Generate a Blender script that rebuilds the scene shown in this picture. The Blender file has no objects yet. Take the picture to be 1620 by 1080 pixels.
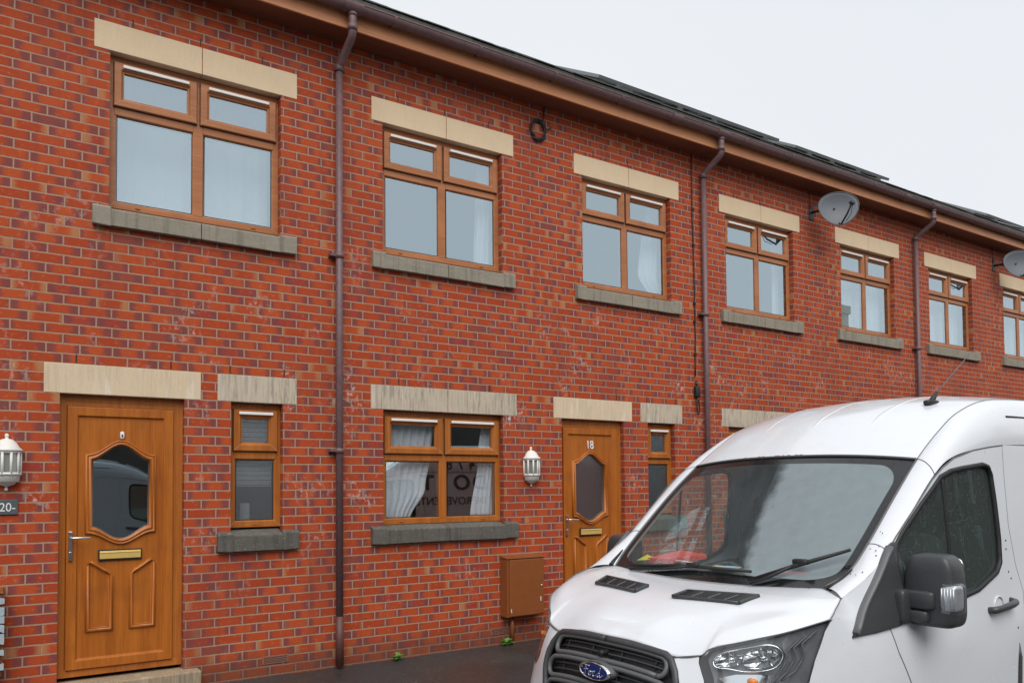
import bpy, bmesh, math, random
import numpy as np
from mathutils import Vector, Matrix
from mathutils.geometry import tessellate_polygon
random.seed(7)
SC = bpy.context.scene
COL = SC.collection
R = math.radians

# ------------------------------------------------------------------ materials
class N:
    """small node-tree writer"""
    def __init__(s, name):
        s.m = bpy.data.materials.new(name); s.m.use_nodes = True
        s.t = s.m.node_tree; s.t.nodes.clear()
        s.out = s.t.nodes.new('ShaderNodeOutputMaterial')
    def n(s, ty, ins=None, **kw):
        nd = s.t.nodes.new(ty)
        for k, v in kw.items(): setattr(nd, k, v)
        for k, v in (ins or {}).items():
            i = nd.inputs[k]
            if isinstance(v, bpy.types.NodeSocket): s.t.links.new(v, i)
            else: i.default_value = v
        return nd
    def math(s, op, a, b=0., c=0., clamp=False):
        return s.n('ShaderNodeMath', {0: a, 1: b, 2: c}, operation=op, use_clamp=clamp).outputs[0]
    def mix(s, f, a, b, bt='MIX'):
        nd = s.n('ShaderNodeMix', {0: f}, data_type='RGBA', blend_type=bt)
        for i, v in ((6, a), (7, b)):
            if isinstance(v, bpy.types.NodeSocket): s.t.links.new(v, nd.inputs[i])
            else: nd.inputs[i].default_value = (*v, 1) if len(v) == 3 else v
        return nd.outputs[2]
    def step(s, x, lo, hi):
        return s.n('ShaderNodeMapRange', {0: x, 1: lo, 2: hi, 3: 0., 4: 1.}, interpolation_type='SMOOTHSTEP').outputs[0]
    def noise(s, vec, sc, det=3., rough=.55):
        return s.n('ShaderNodeTexNoise', {'Vector': vec, 'Scale': sc, 'Detail': det, 'Roughness': rough}).outputs[0]
    def obj(s): return s.n('ShaderNodeTexCoord').outputs['Object']
    def scale(s, vec, v):
        return s.n('ShaderNodeMapping', {'Vector': vec, 'Scale': v}).outputs[0]
    def bump(s, h, st, dist=.01):
        return s.n('ShaderNodeBump', {'Height': h, 'Strength': st, 'Distance': dist}).outputs[0]
    def done(s, sh):
        s.t.links.new(sh, s.out.inputs[0]); return s.m
    def pbr(s, col, rough=.5, metal=0., nrm=None, spec=.5, coat=0., **kw):
        ins = {'Base Color': col if isinstance(col, bpy.types.NodeSocket) else (*col, 1), 'Roughness': rough,
               'Metallic': metal, 'Specular IOR Level': spec, 'Coat Weight': coat}
        if nrm is not None: ins['Normal'] = nrm
        ins.update(kw)
        return s.n('ShaderNodeBsdfPrincipled', ins).outputs[0]

def plain(name, col, rough=.5, metal=0., var=.12, nsc=30., bump=.0, spec=.5, coat=0.):
    m = N(name); o = m.obj()
    f = m.noise(o, nsc, 4.)
    c = m.mix(f, tuple(x*(1-var) for x in col), tuple(min(1, x*(1+var)) for x in col))
    rg = m.math('MULTIPLY_ADD', f, .16, rough-.08)
    nr = m.bump(m.noise(o, nsc*6), bump, .004) if bump else None
    return m.done(m.pbr(c, rg, metal, nr, spec, coat))

def mat_brick():
    m = N('brick')
    uv = m.n('ShaderNodeTexCoord').outputs['UV']
    obj = m.n('ShaderNodeNewGeometry').outputs['Position']
    wob = m.noise(obj, 9., 2.)
    sx = m.n('ShaderNodeSeparateXYZ', {0: uv})
    U = m.math('DIVIDE', sx.outputs[0], .225); V = m.math('DIVIDE', sx.outputs[1], .075)
    V = m.math('MULTIPLY_ADD', m.math('SUBTRACT', wob, .5), .10, V)
    row = m.math('FLOOR', V)
    par = m.math('MODULO', row, 2.)
    U = m.math('MULTIPLY_ADD', par, .5, U)
    rj = m.n('ShaderNodeTexWhiteNoise', {'W': row}, noise_dimensions='1D').outputs[0]
    U = m.math('MULTIPLY_ADD', m.math('SUBTRACT', rj, .5), .07, U)
    cell = m.math('FLOOR', U)
    cxy = m.n('ShaderNodeCombineXYZ', {0: cell, 1: row, 2: 0.}).outputs[0]
    wn = m.n('ShaderNodeTexWhiteNoise', {'Vector': cxy}, noise_dimensions='3D')
    r1 = wn.outputs[0]
    rc = m.n('ShaderNodeSeparateColor', {0: wn.outputs[1]})
    ra, rb, rd = rc.outputs[0], rc.outputs[1], rc.outputs[2]
    fu = m.math('FRACT', U); fv = m.math('FRACT', V)
    # distance to brick edges in metres
    du = m.math('MULTIPLY', m.math('MINIMUM', fu, m.math('SUBTRACT', 1., fu)), .225)
    dv = m.math('MULTIPLY', m.math('MINIMUM', fv, m.math('SUBTRACT', 1., fv)), .075)
    fine = m.noise(obj, 160., 3.)
    dmin = m.math('ADD', m.math('MINIMUM', du, dv), m.math('MULTIPLY', m.math('SUBTRACT', fine, .5), .0022))
    joint = m.step(dmin, .0046, .0066)           # 0 in mortar, 1 in brick
    med = m.noise(m.scale(obj, (1., 1., 1.6)), 26., 4.)
    # fired-face colours
    red = m.mix(r1, (.395, .058, .017), (.52, .097, .026))
    red = m.mix(m.step(ra, .80, 1.), red, (.33, .050, .034))
    grit = m.noise(obj, 320., 2., .7)
    red = m.mix(m.math('MULTIPLY', m.step(grit, .50, .72), .40), red, (.22, .030, .014))
    red = m.mix(m.math('MULTIPLY', fine, .40), red, (.26, .035, .016))
    red = m.mix(m.step(med, .55, .75), red, (.54, .115, .036))
    # purple-grey kiln marks at both ends, each of its own width
    lft = m.math('ADD', fu, m.math('MULTIPLY', m.math('SUBTRACT', med, .5), .26))
    rgt = m.math('ADD', m.math('SUBTRACT', 1., fu), m.math('MULTIPLY', m.math('SUBTRACT', med, .5), .26))
    wl = m.math('MULTIPLY', ra, .25); wr = m.math('MULTIPLY', rb, .27)
    el = m.math('SUBTRACT', 1., m.step(m.math('SUBTRACT', lft, wl), -.07, .15))
    er = m.math('SUBTRACT', 1., m.step(m.math('SUBTRACT', rgt, wr), -.07, .15))
    ends = m.math('MAXIMUM', el, er)
    endc = m.mix(m.step(rd, .90, .93), m.mix(fine, (.145, .044, .048), (.215, .066, .063)), (.42, .19, .08))
    col = m.mix(m.math('MULTIPLY', ends, .86), red, endc)
    wholly = m.step(rb, .972, .98)               # some bricks dark all over
    col = m.mix(m.math('MULTIPLY', wholly, .65), col, (.20, .062, .055))
    # efflorescence: pale salts in patches, most around first-floor level
    sz = m.n('ShaderNodeSeparateXYZ', {0: obj}).outputs[2]
    band = m.math('MULTIPLY', m.step(sz, .3, 1.6), m.math('SUBTRACT', 1., m.step(sz, 2.9, 4.2)))
    ef = m.math('MULTIPLY', m.step(m.noise(obj, 2.3, 3.), .52, .70), m.step(m.noise(m.scale(obj, (1., 1., .8)), 21., 4., .65), .49, .66))
    ef = m.math('MULTIPLY', ef, m.math('MULTIPLY_ADD', band, 1.05, .14))
    col = m.mix(m.math('MULTIPLY', ef, .75), col, (.62, .50, .47))
    mort = m.mix(m.noise(obj, 55., 3.), (.30, .18, .12), (.46, .30, .21))
    col = m.mix(joint, mort, col)
    # broad weathering: slow drift of tone, darker rain runs below the sills and eaves
    drift = m.noise(m.scale(obj, (1., 1., .45)), 1.5, 4., .6)
    col = m.mix(m.math('MULTIPLY', m.step(drift, .50, .72), .34), col, (.19, .052, .040))
    run = m.math('MULTIPLY', m.step(m.noise(m.scale(obj, (9., 9., .5)), 1., 3.), .56, .70), .22)
    col = m.mix(run, col, (.13, .045, .038))
    # damp, mossy foot of the wall
    low = m.math('SUBTRACT', 1., m.step(m.math('ADD', sz, m.math('MULTIPLY', m.noise(obj, 5., 4.), .22)), .16, .40))
    col = m.mix(m.math('MULTIPLY', low, .55), col, (.085, .050, .035))
    h = m.math('ADD', m.math('MULTIPLY', joint, 1.), m.math('MULTIPLY', fine, .35))
    sh = m.pbr(col, m.math('MULTIPLY_ADD', joint, -.18, .88), 0., m.bump(h, .55, .005), .15)
    return m.done(sh)

def mat_wood(name, c1, c2, axis=2, rough=.38):
    m = N(name); o = m.obj()
    sc = [34., 34., 34.]; sc[axis] = 1.6
    g = m.noise(m.scale(o, tuple(sc)), 1.6, 6., .65)
    g2 = m.noise(m.scale(o, tuple(x*.35 for x in sc)), 1.0, 3.)
    dark = m.step(m.noise(m.scale(o, tuple(x*3 if i != axis else 3. for i, x in enumerate(sc))), 1.3, 2.), .60, .75)
    c = m.mix(m.step(m.math('MULTIPLY_ADD', g2, .5, m.math('MULTIPLY', g, .5)), .32, .68), c1, c2)
    c = m.mix(m.math('MULTIPLY', dark, .45), c, tuple(x*.45 for x in c1))
    wx = m.step(m.noise(m.n('ShaderNodeNewGeometry').outputs['Position'], 3.2, 4.), .48, .72)
    c = m.mix(m.math('MULTIPLY', wx, .30), c, tuple(x*.62+.01 for x in c1))
    return m.done(m.pbr(c, rough, 0., m.bump(g, .10, .002), .45))

def mat_stone(name, base, weather, streak, rough=.9):
    m = N(name); o = m.n('ShaderNodeNewGeometry').outputs['Position']
    f = m.noise(o, 60., 5.); b = m.noise(o, 4., 3.)
    c = m.mix(f, tuple(x*.90 for x in base), tuple(x*1.06 for x in base))
    c = m.mix(m.math('MULTIPLY', m.step(b, .35, .75), .25), c, tuple(x*.8 for x in base))
    st = m.noise(m.scale(o, (60., 60., 5.)), 1., 5., .75)
    big = m.noise(m.scale(o, (3., 3., 2.)), 1., 3.)
    w = m.math('MULTIPLY', m.step(st, .42, .62), m.step(big, .30, .62))
    c = m.mix(m.math('MULTIPLY', w, weather), c, (.17, .155, .135))
    w2 = m.math('MULTIPLY', m.step(m.noise(m.scale(o, (13., 13., 1.6)), 1., 4.), .55, .70), streak)
    c = m.mix(w2, c, (.78, .74, .68))
    return m.done(m.pbr(c, rough, 0., m.bump(f, .25, .004), .3))

def mat_sill(name, a, b, lich):
    m = N(name); o = m.n('ShaderNodeNewGeometry').outputs['Position']
    f = m.noise(o, 50., 5.); g = m.noise(m.scale(o, (3., 3., 14.)), 1.5, 4.)
    c = m.mix(g, a, b)
    c = m.mix(m.math('MULTIPLY', f, .4), c, tuple(x*.5 for x in a))
    st = m.step(m.noise(m.scale(o, (26., 26., 2.)), 1., 4.), .48, .68)
    c = m.mix(m.math('MULTIPLY', st, .45), c, tuple(x*.55 for x in a))
    l = m.step(m.noise(o, 38., 5., .75), .56, .72)
    c = m.mix(m.math('MULTIPLY', l, lich), c, (.42, .34, .20))
    return m.done(m.pbr(c, .88, 0., m.bump(f, .4, .005), .3))

def mat_glass(name, base, tint, rcol=(.92, .96, 1.), rough=0.0, wav=0., wsc=6., drops=0., film=0.):
    m = N(name); o = m.obj()
    fr = m.n('ShaderNodeFresnel', {'IOR': 1.5}).outputs[0]
    fac = m.math('MULTIPLY_ADD', fr, .85, base, clamp=True)
    fac = m.math('MULTIPLY', fac, m.math('SUBTRACT', 1., m.n('ShaderNodeNewGeometry').outputs['Backfacing']))
    nr = None
    if wav or drops:
        h = m.noise(m.scale(o, (1., 1., 1.)), wsc, 2.)
        if drops:
            v = m.n('ShaderNodeTexVoronoi', {'Vector': o, 'Scale': 75., 'Randomness': 1.}).outputs[0]
            d = m.math('SUBTRACT', 1., m.step(v, .12, .34))
            d = m.math('MULTIPLY', d, m.step(m.noise(o, 22., 2.), .45, .6))
            h = m.math('MULTIPLY_ADD', d, drops, m.math('MULTIPLY', h, wav))
            nr = m.bump(h, 1., .003)
        else:
            nr = m.bump(h, wav, .01)
    gi = {'Color': (*rcol, 1), 'Roughness': rough}
    if nr is not None: gi['Normal'] = nr
    gl = m.n('ShaderNodeBsdfGlossy', gi).outputs[0]
    tr = m.n('ShaderNodeBsdfTransparent', {0: (*tint, 1)}).outputs[0]
    if film:
        sp = m.step(m.noise(o, 190., 2.), .55, .66)
        tr = m.n('ShaderNodeMixShader', {0: m.math('MULTIPLY_ADD', sp, film, film*.6), 1: tr, 2: m.n('ShaderNodeBsdfDiffuse', {0: (.30, .37, .35, 1)}).outputs[0]}).outputs[0]
    return m.done(m.n('ShaderNodeMixShader', {0: fac, 1: tr, 2: gl}).outputs[0])

def mat_obscure(name, tint, sc, st, stretch=(1., 1., 1.), base=.20):
    """patterned privacy glass: ripples in the reflection, blurred pale depth"""
    m = N(name); o = m.scale(m.obj(), stretch)
    h = m.noise(o, sc, 4., .6)
    nr = m.bump(h, st, .006)
    fr = m.n('ShaderNodeFresnel', {'IOR': 1.5, 'Normal': nr}).outputs[0]
    gl = m.n('ShaderNodeBsdfGlossy', {'Color': (.9, .95, 1., 1), 'Roughness': .06, 'Normal': nr}).outputs[0]
    df = m.n('ShaderNodeBsdfDiffuse', {'Color': (*tint, 1), 'Normal': nr}).outputs[0]
    tr = m.n('ShaderNodeBsdfTransparent', {0: (.95, .97, .98, 1)}).outputs[0]
    bk = m.n('ShaderNodeMixShader', {0: .86, 1: df, 2: tr}).outputs[0]
    return m.done(m.n('ShaderNodeMixShader', {0: m.math('MULTIPLY_ADD', fr, .9, base, clamp=True), 1: bk, 2: gl}).outputs[0])

def mat_windscreen():
    m = N('windscreen_glass')
    tc = m.n('ShaderNodeTexCoord'); uv = m.n('ShaderNodeSeparateXYZ', {0: tc.outputs['UV']})
    o = tc.outputs['Object']
    u, v = uv.outputs[0], uv.outputs[1]
    au = m.math('MULTIPLY', m.math('ABSOLUTE', m.math('SUBTRACT', u, .5)), 2.)
    # rounded-rectangle aperture of the black printed border
    qx = m.math('DIVIDE', m.math('MAXIMUM', m.math('SUBTRACT', au, .78), 0.), .165)
    lo = m.math('DIVIDE', m.math('MAXIMUM', m.math('SUBTRACT', .26, v), 0.), .155)
    hi = m.math('DIVIDE', m.math('MAXIMUM', m.math('SUBTRACT', v, .80), 0.), .145)
    qy = m.math('MAXIMUM', lo, hi)
    d = m.math('SQRT', m.math('ADD', m.math('MULTIPLY', qx, qx), m.math('MULTIPLY', qy, qy)))
    frit = m.step(d, .98, 1.02)
    fr = m.n('ShaderNodeFresnel', {'IOR': 1.52}).outputs[0]
    vor = m.n('ShaderNodeTexVoronoi', {'Vector': o, 'Scale': 95., 'Randomness': 1.}).outputs[0]
    drop = m.math('SUBTRACT', 1., m.step(vor, .10, .36))
    area = m.step(m.noise(o, 3.2, 3.), .42, .56)
    drop = m.math('MULTIPLY', drop, area)
    nr = m.bump(drop, .7, .004)
    gl = m.n('ShaderNodeBsdfGlossy', {'Color': (.86, .94, .97, 1), 'Roughness': .02, 'Normal': nr}).outputs[0]
    tr = m.n('ShaderNodeBsdfTransparent', {0: (.90, .96, .94, 1)}).outputs[0]
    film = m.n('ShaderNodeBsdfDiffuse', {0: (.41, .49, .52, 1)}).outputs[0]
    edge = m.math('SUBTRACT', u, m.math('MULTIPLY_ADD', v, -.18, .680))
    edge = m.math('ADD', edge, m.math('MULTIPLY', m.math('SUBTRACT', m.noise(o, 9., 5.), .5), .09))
    wet = m.math('MULTIPLY', m.step(edge, -.03, .04), m.math('MULTIPLY_ADD', m.noise(o, 14., 5.), .14, .40))  # thicker pale film on near half: sky reflection put into its colour
    smear_sky = m.math('MULTIPLY_ADD', m.noise(m.scale(o, (2., 6., 2.)), 3., 5.), .10, .04)
    smear_sky = m.math('MAXIMUM', smear_sky, wet)
    tr = m.n('ShaderNodeMixShader', {0: smear_sky, 1: tr, 2: film}).outputs[0]
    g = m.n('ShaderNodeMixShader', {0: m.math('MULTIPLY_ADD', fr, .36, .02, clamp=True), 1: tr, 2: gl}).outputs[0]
    bl = m.pbr((.012, .013, .014), .12, 0., nr, .6)
    return m.done(m.n('ShaderNodeMixShader', {0: frit, 1: g, 2: bl}).outputs[0])

def mat_paint(name, col, dirt=.10):
    m = N(name); o = m.obj()
    n1 = m.noise(o, 2.2, 4.); n2 = m.noise(m.scale(o, (6., 6., 18.)), 1.5, 5., .65)
    c = m.mix(m.math('MULTIPLY', m.step(n2, .50, .75), dirt), col, (col[0]*.62, col[1]*.60, col[2]*.56))
    sp = m.math('MULTIPLY', m.step(m.noise(o, 55., 2.), .745, .765), m.step(n1, .50, .62))
    c = m.mix(m.math('MULTIPLY', sp, .8), c, (.09, .075, .065))
    v = m.n('ShaderNodeTexVoronoi', {'Vector': o, 'Scale': 120., 'Randomness': 1.}).outputs[0]
    d = m.math('MULTIPLY', m.math('SUBTRACT', 1., m.step(v, .08, .30)), m.step(m.noise(o, 8., 2.), .46, .60))
    nr = m.bump(d, .16, .003)
    return m.done(m.pbr(c, m.math('MULTIPLY_ADD', n2, .16, .17), 0., nr, .5, .6, **{'Coat Roughness': .08}))

def mat_tarmac(name, base, wet):
    m = N(name); o = m.n('ShaderNodeNewGeometry').outputs['Position']
    f = m.noise(o, 130., 4., .7); b = m.noise(o, 1.1, 4.)
    c = m.mix(f, tuple(x*.55 for x in base), tuple(x*1.5 for x in base))
    st = m.step(m.noise(o, .9, 5., .6), .45, .65)
    c = m.mix(m.math('MULTIPLY', st, .55), c, (base[0]*1.5, base[1]*1.1, base[2]*.85))
    gr = m.step(m.noise(o, 70., 1.), .715, .735)
    c = m.mix(m.math('MULTIPLY', gr, .8), c, (.36, .33, .29))
    rg = m.math('MULTIPLY_ADD', m.step(b, .38, .62), .30, wet)
    return m.done(m.pbr(c, rg, 0., m.bump(f, .5, .006), .5))

M = {}
M['brick'] = mat_brick()
M['upvc'] = mat_wood('oak_upvc_across', (.32, .112, .038), (.46, .175, .062), 0)
M['upvc_v'] = mat_wood('oak_upvc', (.31, .090, .013), (.46, .148, .022), 2)
M['door'] = mat_wood('oak_door', (.31, .082, .009), (.46, .142, .017), 2, .34)
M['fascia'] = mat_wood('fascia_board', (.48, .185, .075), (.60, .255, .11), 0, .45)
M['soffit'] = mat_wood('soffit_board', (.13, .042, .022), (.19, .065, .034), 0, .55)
M['gutter'] = plain('brown_plastic', (.155, .088, .092), .50, 0., .40, 26., .05)
M['stone'] = mat_stone('clean_sandstone', (.74, .575, .385), .05, .04)
M['stone_door'] = mat_stone('door_sandstone', (.68, .54, .375), .22, .45)
M['stone_worn'] = mat_stone('weathered_sandstone', (.55, .465, .36), .62, .40)
M['sill'] = mat_sill('grey_sill', (.25, .222, .178), (.37, .335, .265), .45)
M['sill_dark'] = mat_sill('dark_sill', (.095, .089, .080), (.168, .158, .138), .7)
M['white'] = plain('white_plastic', (.78, .78, .76), .40, 0., .04)
M['offwhite'] = plain('painted_white', (.74, .73, .69), .45, 0., .10, 25.)
M['mitre'] = plain('mitre_weld', (.50, .33, .19), .6)
M['black'] = plain('black_rubber', (.012, .012, .013), .55)
M['glass'] = mat_glass('window_glass', .47, (.88, .92, .93), (.74, .88, .95), .0, .010, 2.2)
M['glass_low'] = mat_glass('ground_floor_glass', .34, (.95, .97, .98), (.78, .94, 1.), .0, .006, 2.)
M['obscure'] = mat_obscure('ripple_glass', (.16, .17, .17), 42., .55, (1., 1., 2.2), .16)
M['obscure_door'] = mat_obscure('stippled_glass', (.10, .105, .105), 90., .10, base=.22)
M['room'] = plain('room_plaster', (.30, .29, .27), .9)
M['curtain'] = plain('white_voile', (.88, .90, .93), .9, 0., .05)
M['brass'] = plain('brass', (.80, .55, .17), .42, .45, .08)
M['chrome'] = plain('satin_chrome', (.66, .65, .63), .22, 1., .05)
M['slate'] = plain('slate', (.075, .074, .066), .75, 0., .75, 14., .3)
M['slate_sign'] = plain('sign_slate', (.075, .095, .105), .5)
M['terracotta'] = plain('airbrick_terracotta', (.25, .105, .07), .85, 0., .25, 30., .2)
M['box'] = plain('brown_cabinet', (.24, .075, .022), .36, 0., .16, 12., .04)
M['tape'] = plain('peeling_grey_paint', (.36, .43, .47), .5, 0., .25, 40.)
M['cable'] = plain('black_cable', (.014, .016, .018), .5)
M['leaf'] = plain('weed_leaf', (.10, .24, .03), .5, 0., .5, 40.)
M['dish'] = plain('grey_dish', (.105, .118, .135), .5, 0., .12, 60.)
M['darkmetal'] = plain('dark_bracket', (.03, .032, .034), .5)
M['alu'] = plain('panel_frame', (.30, .32, .33), .45, .6)
M['panel'] = plain('solar_cell', (.012, .016, .022), .15, 0., .2)
M['blind'] = plain('pale_blind', (.80, .81, .79), .9)
M['candle'] = plain('candle_wax', (.85, .85, .82), .5)
M['tarmac'] = mat_tarmac('wet_tarmac', (.036, .036, .037), .30)
M['pipe_foot'] = plain('iron_pipe_foot', (.105, .038, .032), .55, 0., .3, 30.)
M['gap'] = plain('shut_line', (.12, .125, .13), .6)
M['road'] = mat_tarmac('road_asphalt', (.045, .044, .043), .38)
M['kerb'] = mat_stone('kerb_concrete', (.30, .29, .27), .5, 0.)
M['step'] = mat_stone('step_stone', (.40, .29, .18), .75, .2)
M['bulb'] = plain('bulb_glass', (.70, .68, .62), .2)
def lampglass():
    m = N('lamp_panes')
    gl = m.n('ShaderNodeBsdfGlossy', {'Color': (.9, .95, .95, 1), 'Roughness': .08}).outputs[0]
    tr = m.n('ShaderNodeBsdfTransparent', {0: (.62, .66, .62, 1)}).outputs[0]
    df = m.n('ShaderNodeBsdfDiffuse', {'Color': (.42, .44, .38, 1)}).outputs[0]
    tr = m.n('ShaderNodeMixShader', {0: .45, 1: tr, 2: df}).outputs[0]
    return m.done(m.n('ShaderNodeMixShader', {0: .15, 1: tr, 2: gl}).outputs[0])
M['lampglass'] = lampglass()
# van
M['paint'] = mat_paint('white_van_paint', (.71, .74, .78))
M['silver'] = mat_paint('silver_van_paint', (.34, .36, .38))
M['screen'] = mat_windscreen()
M['vglass'] = mat_glass('tinted_door_glass', .13, (.60, .74, .69), (.8, .95, .95), .02, .0, 3., .35, .17)
M['trim'] = plain('grained_black_trim', (.046, .048, .052), .38, 0., .25, 90., .12)
M['trim_grey'] = plain('satin_grey_trim', (.105, .110, .115), .40, 0., .12, 60.)
M['lens'] = mat_glass('clear_lens', .06, (.90, .92, .93), (1., 1., 1.), .02)
M['refl'] = plain('reflector_chrome', (.85, .86, .88), .10, 1., .04)
M['hl_dark'] = plain('lamp_bezel', (.17, .18, .19), .30, .2)
M['amber'] = plain('amber_bulb', (.75, .22, .02), .3)
M['repeater'] = plain('repeater_silver', (.58, .59, .62), .22, .55, .25, 60.)
M['blue'] = plain('badge_blue', (.010, .030, .165), .22, .2, .2)
M['cabin'] = plain('cabin_plastic', (.085, .09, .09), .7)
M['seat'] = plain('seat_cloth', (.040, .042, .048), .95, 0., .3, 60.)
M['liner'] = plain('cabin_lining', (.70, .73, .69), .8)
M['red'] = plain('red_card', (.75, .07, .05), .5)
M['yellow'] = plain('yellow_paper', (.78, .74, .06), .6)
M['paper'] = plain('printed_paper', (.80, .66, .50), .6, 0., .4, 30.)
M['paleblue'] = plain('pale_blue_card', (.45, .65, .78), .6)
M['rust'] = plain('rust', (.26, .075, .02), .9, 0., .5, 80.)
M['tyre'] = plain('tyre', (.015, .015, .016), .8)
M['rim'] = plain('steel_rim', (.30, .30, .31), .4, .7)
M['board'] = plain('grey_board', (.24, .25, .26), .5)
M['letter'] = plain('sign_lettering', (.10, .105, .115), .5)
M['opp_stone'] = mat_stone('dark_millstone', (.085, .075, .062), .5, 0.)
M['opp_roof'] = plain('opposite_slate', (.06, .062, .066), .6, 0., .3, 6.)
M['pot'] = plain('chimney_pot', (.28, .22, .16), .8)
M['buff'] = plain('buff_render', (.50, .44, .33), .9)

# ------------------------------------------------------------------ mesh helpers
class MB:
    def __init__(s): s.v = []; s.f = []; s.mi = []; s.uv = []; s.sm = []
    def face(s, pts, m=0, uv=None, smooth=False):
        b = len(s.v); s.v += [tuple(p) for p in pts]
        s.f.append(tuple(range(b, b+len(pts)))); s.mi.append(m); s.uv.append(uv); s.sm.append(smooth)
    def box(s, x0, x1, y0, y1, z0, z1, m=0):
        b = len(s.v)
        s.v += [(x, y, z) for z in (z0, z1) for y in (y0, y1) for x in (x0, x1)]
        for q in ((0, 2, 3, 1), (4, 5, 7, 6), (0, 1, 5, 4), (2, 6, 7, 3), (0, 4, 6, 2), (1, 3, 7, 5)):
            s.f.append(tuple(b+i for i in q)); s.mi.append(m); s.uv.append(None); s.sm.append(False)
    def grid(s, P, m=0, smooth=True, closeu=False, uv=False):
        """P: rows of points"""
        b = len(s.v); nr, nc = len(P), len(P[0])
        for r in P: s.v += [tuple(p) for p in r]
        for i in range(nr-1):
            for j in range(nc if closeu else nc-1):
                k = (j+1) % nc
                s.f.append((b+i*nc+j, b+i*nc+k, b+(i+1)*nc+k, b+(i+1)*nc+j)); s.mi.append(m); s.sm.append(smooth)
                s.uv.append([(j/(nc-1), i/(nr-1)), ((j+1)/(nc-1), i/(nr-1)), ((j+1)/(nc-1), (i+1)/(nr-1)), (j/(nc-1), (i+1)/(nr-1))] if uv else None)
        return b
    def tube(s, pts, r, n=10, m=0, cap=True, sx=1.):
        pts = [Vector(p) for p in pts]; rs = r if isinstance(r, (list, tuple)) else [r]*len(pts)
        rows = []; up = None
        for i, p in enumerate(pts):
            d = (pts[min(i+1, len(pts)-1)]-pts[max(i-1, 0)]).normalized()
            if up is None: up = Vector((0, 0, 1)) if abs(d.z) < .9 else Vector((0, 1, 0))
            a = d.cross(up).normalized(); up = a.cross(d).normalized()
            rows.append([p+(a*math.cos(2*math.pi*k/n)*sx+up*math.sin(2*math.pi*k/n))*rs[i] for k in range(n)])
        b = s.grid(rows, m, True, True)
        if cap:
            for ro in (0, len(rows)-1):
                q = [b+ro*n+k for k in range(n)]
                s.f.append(tuple(q if ro else q[::-1])); s.mi.append(m); s.uv.append(None); s.sm.append(False)
    def lathe(s, prof, cx, cy, cz=0, n=24, m=0, axis='z', smooth=True, a0=0., sx=1., sy=1.):
        rows = []
        for r, h in prof:
            row = []
            for k in range(n):
                a = a0+2*math.pi*k/n; c, d = r*math.cos(a)*sx, r*math.sin(a)*sy
                row.append({'z': (cx+c, cy+d, cz+h), 'y': (cx+c, cy+h, cz+d), 'x': (cx+h, cy+c, cz+d)}[axis])
            rows.append(row)
        s.grid(rows, m, smooth, True)
    def prism(s, poly, a0, a1, plane='xz', m=0):
        """extrude a 2-D outline (plane xz along y, yz along x, xy along z)"""
        def P(p, a): return {'xz': (p[0], a, p[1]), 'yz': (a, p[0], p[1]), 'xy': (p[0], p[1], a)}[plane]
        n = len(poly); b = len(s.v)
        s.v += [P(p, a0) for p in poly]+[P(p, a1) for p in poly]
        for i in range(n):
            j = (i+1) % n; s.f.append((b+i, b+j, b+n+j, b+n+i)); s.mi.append(m); s.uv.append(None); s.sm.append(False)
        tri = tessellate_polygon([[Vector((p[0], p[1], 0)) for p in poly]])
        for t in tri:
            for off in (0, n):
                s.f.append(tuple(b+off+i for i in t)); s.mi.append(m); s.uv.append(None); s.sm.append(False)
    def ringframe(s, x0, x1, z0, z1, prof, m=0, smooth=False):
        """mitred rectangular ring: prof = [(inset, y), ...]"""
        rows = []
        for d, y in prof:
            rows.append([(x0+d, y, z0+d), (x1-d, y, z0+d), (x1-d, y, z1-d), (x0+d, y, z1-d)])
        s.grid(rows, m, smooth, True)
    def superbox(s, c, h, e=.35, n=20, m=0, f=None):
        sg = lambda x: math.copysign(abs(x)**e, x)
        rows = []
        for i in range(n+1):
            ph = -math.pi/2+math.pi*i/n; row = []
            for k in range(2*n):
                th = math.pi*k/n
                p = [sg(math.cos(ph))*sg(math.cos(th)), sg(math.cos(ph))*sg(math.sin(th)), sg(math.sin(ph))]
                if f: p = f(p)
                row.append((c[0]+h[0]*p[0], c[1]+h[1]*p[1], c[2]+h[2]*p[2]))
            rows.append(row)
        s.grid(rows, m, True, True)
    def build(s, name, mats, parent=None, bevel=0., fixn=True, solid=0., seg=2):
        me = bpy.data.meshes.new(name)
        me.from_pydata(s.v, [], s.f)
        mats = mats if isinstance(mats, (list, tuple)) else [mats]
        for x in mats: me.materials.append(M[x] if isinstance(x, str) else x)
        me.polygons.foreach_set('material_index', s.mi)
        me.polygons.foreach_set('use_smooth', s.sm)
        if any(u is not None for u in s.uv):
            ul = me.uv_layers.new(name='UVMap'); k = 0
            for p, u in zip(me.polygons, s.uv):
                for i in range(p.loop_total):
                    if u is not None: ul.data[p.loop_start+i].uv = u[i]
        if fixn:
            bm = bmesh.new(); bm.from_mesh(me)
            bmesh.ops.remove_doubles(bm, verts=bm.verts, dist=1e-5)
            bmesh.ops.recalc_face_normals(bm, faces=bm.faces); bm.to_mesh(me); bm.free()
        me.update()
        o = bpy.data.objects.new(name, me); COL.objects.link(o)
        if parent is not None: o.parent = parent
        if bevel:
            b = o.modifiers.new('Bevel', 'BEVEL'); b.width = bevel; b.segments = seg; b.limit_method = 'ANGLE'; b.angle_limit = R(35)
        if solid:
            so = o.modifiers.new('Solid', 'SOLIDIFY'); so.thickness = solid; so.offset = -1
        return o

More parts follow.
